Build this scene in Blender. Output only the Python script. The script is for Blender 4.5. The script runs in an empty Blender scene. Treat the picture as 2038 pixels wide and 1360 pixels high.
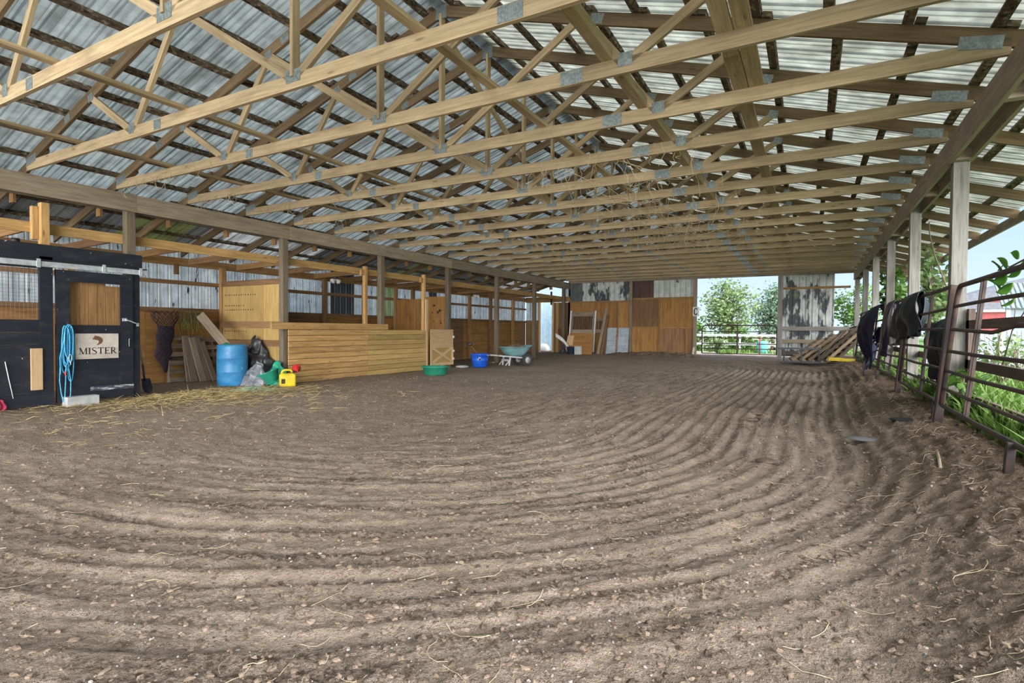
import bpy, math, random
import numpy as np
from mathutils import Vector, Matrix
PI = math.pi
S = bpy.context.scene
C = S.collection
random.seed(7)
rng = np.random.RandomState(11)

# ------------------------------------------------------------------ camera, sky, sun, exposure
def make_camera():
    cd = bpy.data.cameras.new('camera'); cam = bpy.data.objects.new('camera', cd); C.objects.link(cam)
    f, yaw, pit, rol = 1077.126, math.radians(28.92089), math.radians(-1.23879), math.radians(.39216)
    cd.sensor_fit = 'HORIZONTAL'; cd.sensor_width = 36.0; cd.lens = f*36.0/2038.0
    cd.clip_start = .05; cd.clip_end = 500
    D = Vector((-math.sin(yaw), math.cos(yaw), 0)); R = Vector((math.cos(yaw), math.sin(yaw), 0)); Z = Vector((0, 0, 1))
    F = math.cos(pit)*D + math.sin(pit)*Z; U = -math.sin(pit)*D + math.cos(pit)*Z
    r = math.cos(rol)*R + math.sin(rol)*U; u = -math.sin(rol)*R + math.cos(rol)*U
    m = Matrix.Identity(4)
    for i in range(3):
        m[i][0] = r[i]; m[i][1] = u[i]; m[i][2] = -F[i]
    m[0][3], m[1][3], m[2][3] = 0, 0, 1.226
    cam.matrix_world = m
    S.camera = cam
make_camera()

def make_world():
    w = bpy.data.worlds.new('sky'); S.world = w; w.use_nodes = True
    nt = w.node_tree; nt.nodes.clear()
    out = nt.nodes.new('ShaderNodeOutputWorld'); bg = nt.nodes.new('ShaderNodeBackground')
    tc = nt.nodes.new('ShaderNodeTexCoord'); sep = nt.nodes.new('ShaderNodeSeparateXYZ')
    rmp = nt.nodes.new('ShaderNodeValToRGB')
    e = rmp.color_ramp.elements
    e[0].position = 0.0; e[0].color = (.62, .76, .90, 1)
    e[1].position = .5; e[1].color = (.25, .44, .78, 1)
    m = e.new(.10); m.color = (.53, .69, .88, 1)
    m = e.new(.26); m.color = (.36, .56, .84, 1)
    nt.links.new(tc.outputs['Generated'], sep.inputs[0]); nt.links.new(sep.outputs['Z'], rmp.inputs[0])
    nt.links.new(rmp.outputs[0], bg.inputs[0]); bg.inputs[1].default_value = 1.0
    nt.links.new(bg.outputs[0], out.inputs[0])
make_world()

def make_sun(name, d, strength, angle, col):
    l = bpy.data.lights.new(name, 'SUN'); l.energy = strength; l.angle = math.radians(angle); l.color = col
    o = bpy.data.objects.new(name, l); C.objects.link(o)
    o.rotation_euler = Vector(d).to_track_quat('-Z', 'Y').to_euler()
make_sun('sun', (-.30, .42, -.86), 5.5, 40, (1.0, .985, .96))             # high hazy sun
make_sun('low_fill', (-.40, .88, -.19), 4.8, 50, (1.0, .965, .92))     # added low fill lamp, standing in for sky past the near end
make_sun('upward_fill', (-.35, .88, .20), 3.0, 60, (1.0, .98, .95))   # added upward fill lamp for the roof, as if off the yard
make_sun('side_daylight', (-.82, .20, -.46), 4.6, 45, (.97, .98, 1.0))    # bright sky along the open side
S.view_settings.view_transform = 'Standard'; S.view_settings.look = 'None'
S.view_settings.exposure = 0.44; S.view_settings.gamma = 1.0; S.view_settings.use_curve_mapping = False
try: S.cycles.diffuse_bounces = 6
except Exception: pass

# ------------------------------------------------------------------ mesh builder
def basis(p0, p1, up=(0, 0, 1)):
    a = (Vector(p1) - Vector(p0)); L = a.length; a.normalize()
    u = Vector(up)
    if abs(a.dot(u)) > .98: u = Vector((0, 1, 0))
    s = u.cross(a).normalized(); n = a.cross(s).normalized()
    return a, s, n, L

class MB:
    def __init__(self): self.v = []; self.f = []; self.uv = []; self.sm = []; self.mi = []; self.cur = 0
    def add(self, vs, fs, uvs=None, smooth=False):
        b = len(self.v); self.v.extend([tuple(p) for p in vs])
        for i, fc in enumerate(fs):
            self.f.append([b+k for k in fc]); self.sm.append(smooth); self.mi.append(self.cur)
            if uvs: self.uv.extend(uvs[i])
            else: self.uv.extend([(vs[k][0]+vs[k][2]*.3, vs[k][1]+vs[k][2]) for k in fc])
        return self
    def frame(self, c, A, s, off=None, taper=(1, 1)):
        """box with centre c, axes A (3 unit vectors), full sizes s; the grain runs along the longest side"""
        c = Vector(c); A = [Vector(a) for a in A]
        P = []; Lc = []
        for k in range(8):
            sx, sy, sz = (1 if k & 1 else -1), (1 if k & 2 else -1), (1 if k & 4 else -1)
            t = taper if sz > 0 else (1, 1)
            l = (sx*s[0]/2*t[0], sy*s[1]/2*t[1], sz*s[2]/2)
            Lc.append(l); P.append(c + A[0]*l[0] + A[1]*l[1] + A[2]*l[2])
        F = [((0, 4, 6, 2), 0), ((1, 3, 7, 5), 0), ((0, 1, 5, 4), 1), ((2, 6, 7, 3), 1), ((0, 2, 3, 1), 2), ((4, 5, 7, 6), 2)]
        li = max(range(3), key=lambda i: s[i]); o = (random.uniform(0, 40), random.uniform(0, 40)) if off is None else off
        fs = []; uvs = []
        for j, (fc, n) in enumerate(F):
            oth = [i for i in range(3) if i != n]
            if li in oth: a = li; b = [i for i in oth if i != li][0]; sc = 1
            else: a, b = oth; sc = .6
            uvs.append([(Lc[k][a]*sc + o[0], Lc[k][b] + o[1] + j*.37) for k in fc]); fs.append(fc)
        return self.add(P, fs, uvs)
    def box(self, c, s, rz=0, off=None):
        m = Matrix.Rotation(rz, 3, 'Z')
        return self.frame(c, [m @ Vector((1, 0, 0)), m @ Vector((0, 1, 0)), Vector((0, 0, 1))], s, off)
    def box2(self, a, b, off=None):
        a = Vector(a); b = Vector(b); return self.box((a+b)/2, [abs(b[i]-a[i]) for i in range(3)], 0, off)
    def beam(self, p0, p1, w, h, up=(0, 0, 1), off=None):
        """bar from p0 to p1; w across (sideways), h along up"""
        a, s, n, L = basis(p0, p1, up)
        return self.frame((Vector(p0)+Vector(p1))/2, [a, s, n], (L, w, h), off)
    def tube(self, pts, r, n=8, closed=False, cap=True, smooth=True):
        pts = [Vector(p) for p in pts]; N = len(pts)
        rs = r if isinstance(r, (list, tuple)) else [r]*N
        vs = []; uv = []; d = 0; prev = None
        o = random.uniform(0, 30)
        for i, p in enumerate(pts):
            if closed: t = pts[(i+1) % N]-pts[i-1]
            else: t = pts[min(i+1, N-1)]-pts[max(i-1, 0)]
            if t.length < 1e-9: t = Vector((0, 0, 1))
            t.normalize()
            if prev is None:
                ref = Vector((0, 0, 1)) if abs(t.z) < .9 else Vector((1, 0, 0))
                s = ref.cross(t).normalized()
            else:
                s = (prev - t*prev.dot(t))
                s = s.normalized() if s.length > 1e-6 else t.orthogonal().normalized()
            prev = s; q = t.cross(s)
            if i: d += (pts[i]-pts[i-1]).length
            for k in range(n):
                a = 2*PI*k/n; vs.append(p + (s*math.cos(a)+q*math.sin(a))*rs[i]); uv.append((d+o, k/n*rs[i]*6.28))
        fs = []; M = N if closed else N-1
        for i in range(M):
            for k in range(n):
                a = i*n+k; b = i*n+(k+1) % n; i2 = (i+1) % N
                fs.append((a, b, i2*n+(k+1) % n, i2*n+k))
        if cap and not closed:
            fs.append(tuple(range(n-1, -1, -1))); fs.append(tuple((N-1)*n+k for k in range(n)))
        return self.add(vs, fs, [[uv[k] for k in fc] for fc in fs], smooth)
    def lathe(self, prof, c=(0, 0, 0), n=24, smooth=True, M=None, sx=1, sy=1):
        vs = []; fs = []
        for (r, z) in prof:
            for k in range(n):
                a = 2*PI*k/n; p = Vector((r*math.cos(a)*sx, r*math.sin(a)*sy, z))
                if M is not None: p = M @ p
                vs.append(p + Vector(c))
        for i in range(len(prof)-1):
            for k in range(n):
                fs.append((i*n+k, i*n+(k+1) % n, (i+1)*n+(k+1) % n, (i+1)*n+k))
        if prof[0][0] > 1e-6: fs.append(tuple(range(n-1, -1, -1)))
        if prof[-1][0] > 1e-6: fs.append(tuple((len(prof)-1)*n+k for k in range(n)))
        return self.add(vs, fs, None, smooth)
    def prism(self, pts, d, smooth=False):
        """closed outline pts (3D, planar) pushed along vector d"""
        n = len(pts); d = Vector(d); P = [Vector(p) for p in pts]; P += [p+d for p in P]
        fs = [tuple(range(n-1, -1, -1)), tuple(range(n, 2*n))] + [(i, (i+1) % n, n+(i+1) % n, n+i) for i in range(n)]
        return self.add(P, fs, None, smooth)
    def grid(self, fn, nu, nv, smooth=True, uvs=(1, 1)):
        vs = [fn(i/nu, j/nv) for j in range(nv+1) for i in range(nu+1)]
        fs = [(j*(nu+1)+i, j*(nu+1)+i+1, (j+1)*(nu+1)+i+1, (j+1)*(nu+1)+i) for j in range(nv) for i in range(nu)]
        uv = [(i/nu*uvs[0], j/nv*uvs[1]) for j in range(nv+1) for i in range(nu+1)]
        return self.add(vs, fs, [[uv[k] for k in f] for f in fs], smooth)
    def build(self, name, mat, parent=None, loc=None, solid=0, bevel=0, sub=0):
        me = bpy.data.meshes.new(name); me.from_pydata(self.v, [], self.f)
        for m in (mat if isinstance(mat, (list, tuple)) else [mat]): me.materials.append(m)
        uvl = me.uv_layers.new(name='UVMap')
        uvl.data.foreach_set('uv', np.array(self.uv, dtype=np.float32).ravel())
        me.polygons.foreach_set('use_smooth', self.sm); me.polygons.foreach_set('material_index', self.mi)
        me.update()
        o = bpy.data.objects.new(name, me); C.objects.link(o)
        if parent is not None: o.parent = parent
        if loc is not None: o.location = loc
        if solid:
            m = o.modifiers.new('thickness', 'SOLIDIFY'); m.thickness = solid; m.offset = 0
        if bevel:
            m = o.modifiers.new('edges', 'BEVEL'); m.width = bevel; m.segments = 2; m.limit_method = 'ANGLE'
        if sub:
            m = o.modifiers.new('smooth', 'SUBSURF'); m.levels = sub; m.render_levels = sub
        return o

def tag(o, label=None, cat=None, group=None, kind=None):
    if label: o['label'] = label
    if cat: o['category'] = cat
    if group: o['group'] = group
    if kind: o['kind'] = kind
    return o
def empty(name, loc=(0, 0, 0), rz=0):
    o = bpy.data.objects.new(name, None); C.objects.link(o); o.location = loc; o.rotation_euler = (0, 0, rz); o.empty_display_size = .1
    return o
def kids(o): return [c for c in list(o.children)]
def copy_tree(o, parent=None):
    c = o.copy(); C.objects.link(c)
    if parent is not None: c.parent = parent
    for ch in kids(o): copy_tree(ch, c)
    return c
ORD = ['first', 'second', 'third', 'fourth', 'fifth', 'sixth', 'seventh', 'eighth', 'ninth', 'tenth', 'eleventh', 'twelfth', 'thirteenth',
       'fourteenth', 'fifteenth', 'sixteenth', 'seventeenth', 'eighteenth', 'nineteenth', 'twentieth', 'twenty-first', 'twenty-second']

# ------------------------------------------------------------------ materials
def newmat(name):
    m = bpy.data.materials.new(name); m.use_nodes = True; nt = m.node_tree
    b = [n for n in nt.nodes if n.type == 'BSDF_PRINCIPLED'][0]
    return m, nt, b
def N(nt, t, **k):
    n = nt.nodes.new(t)
    for a, v in k.items(): setattr(n, a, v)
    return n
def ramp(nt, stops, interp='LINEAR'):
    r = nt.nodes.new('ShaderNodeValToRGB'); r.color_ramp.interpolation = interp; e = r.color_ramp.elements
    while len(e) < len(stops): e.new(.5)
    for i, (p, c) in enumerate(stops):
        e[i].position = p; e[i].color = (c[0], c[1], c[2], 1) if isinstance(c, (tuple, list)) else (c, c, c, 1)
    return r
def noise(nt, vec, scale, detail=4, rough=.55, dist=0):
    n = nt.nodes.new('ShaderNodeTexNoise'); n.inputs['Scale'].default_value = scale; n.inputs['Detail'].default_value = detail
    n.inputs['Roughness'].default_value = rough; n.inputs['Distortion'].default_value = dist
    if vec is not None: nt.links.new(vec, n.inputs['Vector'])
    return n.outputs[0]
def mapping(nt, vec, scale=(1, 1, 1), loc=(0, 0, 0)):
    m = nt.nodes.new('ShaderNodeMapping'); m.inputs['Scale'].default_value = scale; m.inputs['Location'].default_value = loc
    nt.links.new(vec, m.inputs['Vector']); return m.outputs[0]
def mix(nt, f, a, b, mode='MIX'):
    m = nt.nodes.new('ShaderNodeMix'); m.data_type = 'RGBA'; m.blend_type = mode
    for sock, v in ((m.inputs[0], f), (m.inputs[6], a), (m.inputs[7], b)):
        if hasattr(v, 'is_linked') or hasattr(v, 'links'): nt.links.new(v, sock)
        elif isinstance(v, (int, float)): sock.default_value = v
        else: sock.default_value = (v[0], v[1], v[2], 1)
    return m.outputs[2]
def vmath(nt, op, a, b):
    m = nt.nodes.new('ShaderNodeVectorMath'); m.operation = op
    for s, v in ((m.inputs[0], a), (m.inputs[1], b)):
        if hasattr(v, 'links'): nt.links.new(v, s)
        else: s.default_value = v
    return m.outputs[0]
def smath(nt, op, a, b=0.0, clamp=False):
    m = nt.nodes.new('ShaderNodeMath'); m.operation = op; m.use_clamp = clamp
    for s, v in ((m.inputs[0], a), (m.inputs[1], b)):
        if hasattr(v, 'links'): nt.links.new(v, s)
        else: s.default_value = v
    return m.outputs[0]
def bump(nt, b, h, strength=.3, dist=.01):
    n = nt.nodes.new('ShaderNodeBump'); n.inputs['Strength'].default_value = strength; n.inputs['Distance'].default_value = dist
    nt.links.new(h, n.inputs['Height']); nt.links.new(n.outputs[0], b.inputs['Normal'])
def uvvec(nt):
    tc = nt.nodes.new('ShaderNodeTexCoord'); oi = nt.nodes.new('ShaderNodeObjectInfo')
    k = smath(nt, 'MULTIPLY', oi.outputs['Random'], 37.0)
    cb = nt.nodes.new('ShaderNodeCombineXYZ'); nt.links.new(k, cb.inputs[0]); nt.links.new(k, cb.inputs[1])
    return vmath(nt, 'ADD', tc.outputs['UV'], cb.outputs[0]), tc, oi
def wood(name, a, b, dark, stain=.35, knots=.5, gs=1.0, rough=.8, vary=.25):
    m, nt, bs = newmat(name)
    uv, tc, oi = uvvec(nt)
    g = noise(nt, mapping(nt, uv, (1.3*gs, 26*gs, 1)), 1.0, 6, .6, .6)
    g2 = noise(nt, mapping(nt, uv, (3*gs, 110*gs, 1)), 1.0, 3, .6, .2)
    base = ramp(nt, [(.3, b), (.62, a)]); nt.links.new(g, base.inputs[0])
    fine = ramp(nt, [(.35, .72), (.6, 1.05)]); nt.links.new(g2, fine.inputs[0])
    col = mix(nt, .7, base.outputs[0], fine.outputs[0], 'MULTIPLY')
    st = noise(nt, mapping(nt, uv, (1.6, 5, 1)), 1.0, 5, .65)
    sr = ramp(nt, [(.48, 0), (.75, stain)]); nt.links.new(st, sr.inputs[0])
    col = mix(nt, sr.outputs[0], col, dark)
    if knots:
        v = nt.nodes.new('ShaderNodeTexVoronoi'); v.inputs['Scale'].default_value = 1.0
        nt.links.new(mapping(nt, uv, (1.8, 7, 1)), v.inputs['Vector'])
        kr = ramp(nt, [(.05, knots), (.13, 0)]); nt.links.new(v.outputs['Distance'], kr.inputs[0])
        col = mix(nt, kr.outputs[0], col, (dark[0]*.7, dark[1]*.6, dark[2]*.55))
    vr = ramp(nt, [(0, 1-vary), (1, 1+vary*.4)]); nt.links.new(oi.outputs['Random'], vr.inputs[0])
    col = mix(nt, 1.0, col, vr.outputs[0], 'MULTIPLY')
    nt.links.new(col, bs.inputs['Base Color']); bs.inputs['Roughness'].default_value = rough
    bs.inputs['Specular IOR Level'].default_value = .25
    bump(nt, bs, g2, .25, .004)
    return m
def plain(name, c, rough=.5, metal=0, var=.15, scale=8, bumpk=0, spec=.5):
    m, nt, bs = newmat(name)
    tc = nt.nodes.new('ShaderNodeTexCoord')
    n = noise(nt, tc.outputs['Object'], scale, 5, .6)
    r = ramp(nt, [(.3, tuple(x*(1-var) for x in c)), (.7, tuple(min(1, x*(1+var)) for x in c))]); nt.links.new(n, r.inputs[0])
    nt.links.new(r.outputs[0], bs.inputs['Base Color']); bs.inputs['Roughness'].default_value = rough; bs.inputs['Metallic'].default_value = metal
    bs.inputs['Specular IOR Level'].default_value = spec
    if bumpk: bump(nt, bs, n, bumpk, .01)
    return m
def blotch(name, a, b, scale=(3, 3, 3), lo=.45, hi=.55, rough=.6, metal=0, extra=None, trans=0, detail=6, seam_shade=None):
    """colour a with irregular patches of b (peeling paint, dirt, rust)"""
    m, nt, bs = newmat(name)
    tc = nt.nodes.new('ShaderNodeTexCoord'); oi = nt.nodes.new('ShaderNodeObjectInfo')
    k = smath(nt, 'MULTIPLY', oi.outputs['Random'], 23.0)
    p = vmath(nt, 'ADD', mapping(nt, tc.outputs['Object'], scale), (0, 0, 0))
    cb = nt.nodes.new('ShaderNodeCombineXYZ'); nt.links.new(k, cb.inputs[0]); nt.links.new(k, cb.inputs[1])
    p = vmath(nt, 'ADD', p, cb.outputs[0])
    n = noise(nt, p, 1.0, detail, .6)
    r = ramp(nt, [(lo, 0), (hi, 1)]); nt.links.new(n, r.inputs[0])
    n2 = noise(nt, tc.outputs['Object'], 5, 5, .6); r2 = ramp(nt, [(.3, .8), (.7, 1.12)]); nt.links.new(n2, r2.inputs[0])
    col = mix(nt, r.outputs[0], a, b); col = mix(nt, 1, col, r2.outputs[0], 'MULTIPLY')
    if extra:
        n3 = noise(nt, mapping(nt, tc.outputs['Object'], extra[1]), 1.0, 5, .6); r3 = ramp(nt, [(extra[2], 0), (extra[3], 1)]); nt.links.new(n3, r3.inputs[0])
        col = mix(nt, r3.outputs[0], col, extra[0])
    if seam_shade:            # (axis, pitch, strength): dark lines painting rib shade and soiled seams of a sheet
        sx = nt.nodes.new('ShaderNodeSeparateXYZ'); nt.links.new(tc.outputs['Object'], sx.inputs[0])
        fr = smath(nt, 'FRACT', smath(nt, 'DIVIDE', sx.outputs[seam_shade[0]], seam_shade[1])); r5 = ramp(nt, [(0, 0), (.07, seam_shade[2]), (.11, 0), (.26, 0), (.31, seam_shade[2]*.7), (.35, 0), (.60, 0), (.63, seam_shade[2]*.35), (.67, 0)]); nt.links.new(fr, r5.inputs[0])
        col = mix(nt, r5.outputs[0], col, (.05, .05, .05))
    nt.links.new(col, bs.inputs['Base Color']); bs.inputs['Roughness'].default_value = rough; bs.inputs['Metallic'].default_value = metal
    if trans:
        out = [n for n in nt.nodes if n.type == 'OUTPUT_MATERIAL'][0]
        tl = nt.nodes.new('ShaderNodeBsdfTranslucent'); nt.links.new(col, tl.inputs[0])
        ms = nt.nodes.new('ShaderNodeMixShader'); ms.inputs[0].default_value = trans
        nt.links.new(bs.outputs[0], ms.inputs[1]); nt.links.new(tl.outputs[0], ms.inputs[2]); nt.links.new(ms.outputs[0], out.inputs[0])
    return m

W = {}
W['pine'] = wood('pale pine truss wood', (.50, .385, .23), (.34, .25, .14), (.18, .125, .07), .5, .6)
W['chord'] = wood('brown rafter and shaded chord wood', (.25, .175, .095), (.15, .10, .055), (.08, .05, .03), .5, .4)  # darker tone carries the shade on the top chords
def purlin_wood():
    m = wood('dark mottled purlin wood', (.20, .15, .10), (.10, .072, .048), (.05, .035, .024), .8, .3, 1.5, .9, .3); nt = m.node_tree
    bs = [n for n in nt.nodes if n.type == 'BSDF_PRINCIPLED'][0]; c0 = bs.inputs['Base Color'].links[0].from_socket; uv, tc, oi = uvvec(nt)
    n = noise(nt, mapping(nt, uv, (13, 15, 1)), 1.0, 4, .6); r = ramp(nt, [(.52, 0), (.62, 1)]); nt.links.new(n, r.inputs[0]); col = mix(nt, r.outputs[0], c0, (.33, .28, .20))
    n = noise(nt, mapping(nt, uv, (9, 11, 1), (5, 9, 0)), 1.0, 4, .6); r = ramp(nt, [(.54, 0), (.62, .9)]); nt.links.new(n, r.inputs[0]); col = mix(nt, r.outputs[0], col, (.022, .016, .012))
    nt.links.new(col, bs.inputs['Base Color']); return m
W['purlin'] = purlin_wood()
W['grey'] = wood('weathered grey brown beam wood', (.40, .325, .235), (.26, .205, .145), (.12, .09, .06), .5, .5)
W['silver'] = wood('silvered post wood', (.36, .345, .32), (.19, .175, .155), (.09, .08, .065), .5, .6)
W['postbrown'] = wood('dark brown post wood', (.24, .19, .135), (.15, .12, .085), (.085, .065, .045), .5, .5)
W['orange'] = wood('orange brown lumber', (.46, .27, .115), (.31, .165, .06), (.15, .075, .03), .4, .5)
W['amber'] = wood('amber lumber', (.54, .345, .14), (.37, .215, .075), (.18, .095, .035), .6, .7, 1, .8, .3)
W['yellow'] = wood('fresh yellow pine', (.68, .43, .18), (.46, .255, .085), (.24, .12, .04), .6, .7, 1, .8, .3)
W['ply'] = wood('orange plywood', (.47, .25, .085), (.30, .145, .045), (.14, .065, .025), .55, .35, .45)
W['plybrown'] = wood('brown plywood', (.34, .20, .10), (.23, .125, .06), (.12, .065, .035), .5, .4, .45)
W['orangelight'] = wood('knotty orange pine', (.56, .33, .12), (.36, .19, .06), (.16, .08, .03), .75, .8, 1, .8, .3)
W['osb'] = wood('pale tan siding board', (.62, .43, .17), (.50, .32, .11), (.30, .17, .06), .4, .3, .7)
W['tan'] = wood('pale bare plank', (.72, .50, .28), (.60, .40, .21), (.40, .25, .12), .3, .5)
W['fence'] = wood('dark purple brown plank', (.22, .165, .14), (.13, .095, .08), (.07, .05, .04), .5, .4)
W['pallet'] = wood('grey brown pallet wood', (.235, .185, .145), (.145, .112, .088), (.08, .06, .045), .5, .4)
W['palletwarm'] = wood('warm pallet wood', (.56, .42, .29), (.40, .29, .19), (.2, .14, .09), .4, .4)
M = {}
M['plate'] = blotch('galvanised plate', (.33, .37, .37), (.20, .24, .24), (40, 2, 40), .4, .6, .45, .35)
M['rust'] = blotch('rusted dark gate pipe', (.065, .05, .047), (.13, .07, .052), (6, 6, 6), .45, .62, .6, .2)
M['black'] = blotch('black painted boards', (.010, .013, .022), (.034, .036, .042), (3, 3, 9), .5, .75, .55, 0, ((.5, .48, .44), (14, 14, 14), .70, .74))
# ------------------------------------------------------------------ layout of the barn (metres; x across, y along, z up)
XL, XR, XM = -10.139, 1.367, -4.386            # inner faces of the two header beams, and the ridge
ZH, ZC = 3.191, 3.527                          # underside of headers, underside of trusses
YP0, BAY = 4.967, 3.1                          # first visible post, post spacing
YT0, DT = 2.404, 1.181                         # first truss, truss spacing
YW = 24.09                                     # far end wall
XB = -12.5                                     # back wall of the stalls
SL = .313                                      # roof slope
EAVE_R, EAVE_L = 3.0, -12.75
def rafter_z(x): return 5.40 - SL*abs(x-XM)    # underside of rafters / top chords
def sst(a, b, x): t = np.clip((x-a)/(b-a), 0, 1); return t*t*(3-2*t)

class VNoise:
    def __init__(self, seed): self.t = np.random.RandomState(seed).rand(256, 256)
    def __call__(self, x, y):
        xi = np.floor(x).astype(int); yi = np.floor(y).astype(int); fx = x-xi; fy = y-yi
        fx = fx*fx*(3-2*fx); fy = fy*fy*(3-2*fy); t = self.t; a = xi & 255; b = yi & 255; a1 = (a+1) & 255; b1 = (b+1) & 255
        return (t[a, b]*(1-fx)+t[a1, b]*fx)*(1-fy)+(t[a, b1]*(1-fx)+t[a1, b1]*fx)*fy
    def fbm(self, x, y, o=4, g=.5):
        s = 0; a = 1; n = 0
        for k in range(o): s = s+a*(self(x*2**k+13.7*k, y*2**k+5.1*k)); n += a; a *= g
        return s/n
VN = VNoise(3); VN2 = VNoise(9)

def track_coords(x, y):
    """distance from, and length along, the racetrack the harrow was dragged round"""
    cx = -4.9+.25*(VN(x*.25, y*.25)-.5); y0, y1 = 6.2, 18.2
    cy = np.clip(y, y0, y1); dx = x-cx; dy = y-cy
    r = np.hypot(dx, dy); ang = np.arctan2(dy, dx)
    return r, ang, cy
def floor_base(x, y):
    x = np.asarray(x, float); y = np.asarray(y, float)
    z = .285*sst(.15, 1.25, x)
    z = z + .14*sst(18.5, 24, y)*(1-sst(.15, 1.25, x))
    z = z + .05*sst(-9.4, -10.2, x)*(1-sst(17, 20, y))*0
    return z
def floor_z(x, y, fine=True):
    x = np.asarray(x, float); y = np.asarray(y, float)
    z = floor_base(x, y)
    r, ang, cy = track_coords(x, y)
    wob = .10*(VN2.fbm(x*.7, y*.7, 3)-.5)
    m = sst(1.6, 3.0, r)*(1-sst(5.5, 6.3, r))*sst(-9.2, -8.0, x)
    m = m*(.35+.65*sst(-.5, .8, np.cos(ang)+.35*(y > 7)+.1))
    m = m*(.12+.88*sst(-6.6, -3.6, x))
    m = m*(.40+.8*VN(x*.55+40, y*.55))
    right = sst(-3.2, -1.2, x)*sst(2.5, 5.5, y)
    fr = np.abs(((r+wob)/(.175)) % 1.0-.5)*2
    st = VN2.fbm(r*6.5+11, (cy+ang*3.5)*.55, 3, .6)
    z = z + m*(.034*(.25+.9*right)*(.35+.65*sst(-5.5, -3, x))*(fr**1.5-.4) + .080*(st-.5)*(1-.5*right))
    z = z + .05*(VN.fbm(x*.5, y*.5, 3)-.5)
    if fine:
        z = z + .030*(VN2.fbm(x*3.5, y*3.5, 4, .6)-.5)
        ed = 1+1.6*sst(.2, .9, x)
        c = VN.fbm(x*11+VN2(x*3, y*3)*2, y*11, 3, .6); z = z + .028*np.clip(c-.5, 0, 1)*2*ed*.6
        c2 = VN2.fbm(x*24, y*24, 2, .7); z = z + .020*(c2-.5)*ed
    # a dished rim of dirt against walls is swept level at the stall fronts
    return z
def fz(x, y): return float(floor_z(np.array([x]), np.array([y]))[0])

def np_mesh(name, V, F, mat, uv=None, smooth=True, parent=None):
    me = bpy.data.meshes.new(name); nv = len(V); nf = len(F)
    me.vertices.add(nv); me.vertices.foreach_set('co', np.asarray(V, np.float32).ravel())
    k = F.shape[1]; me.loops.add(nf*k); me.loops.foreach_set('vertex_index', F.astype(np.int32).ravel())
    me.polygons.add(nf); me.polygons.foreach_set('loop_start', np.arange(0, nf*k, k, dtype=np.int32))
    me.polygons.foreach_set('loop_total', np.full(nf, k, np.int32)); me.polygons.foreach_set('use_smooth', np.full(nf, smooth))
    if uv is not None:
        l = me.uv_layers.new(name='UVMap'); l.data.foreach_set('uv', uv[F.ravel()].astype(np.float32).ravel())
    me.materials.append(mat); me.update(calc_edges=True); me.validate()
    o = bpy.data.objects.new(name, me); C.objects.link(o)
    if parent is not None: o.parent = parent
    return o

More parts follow.
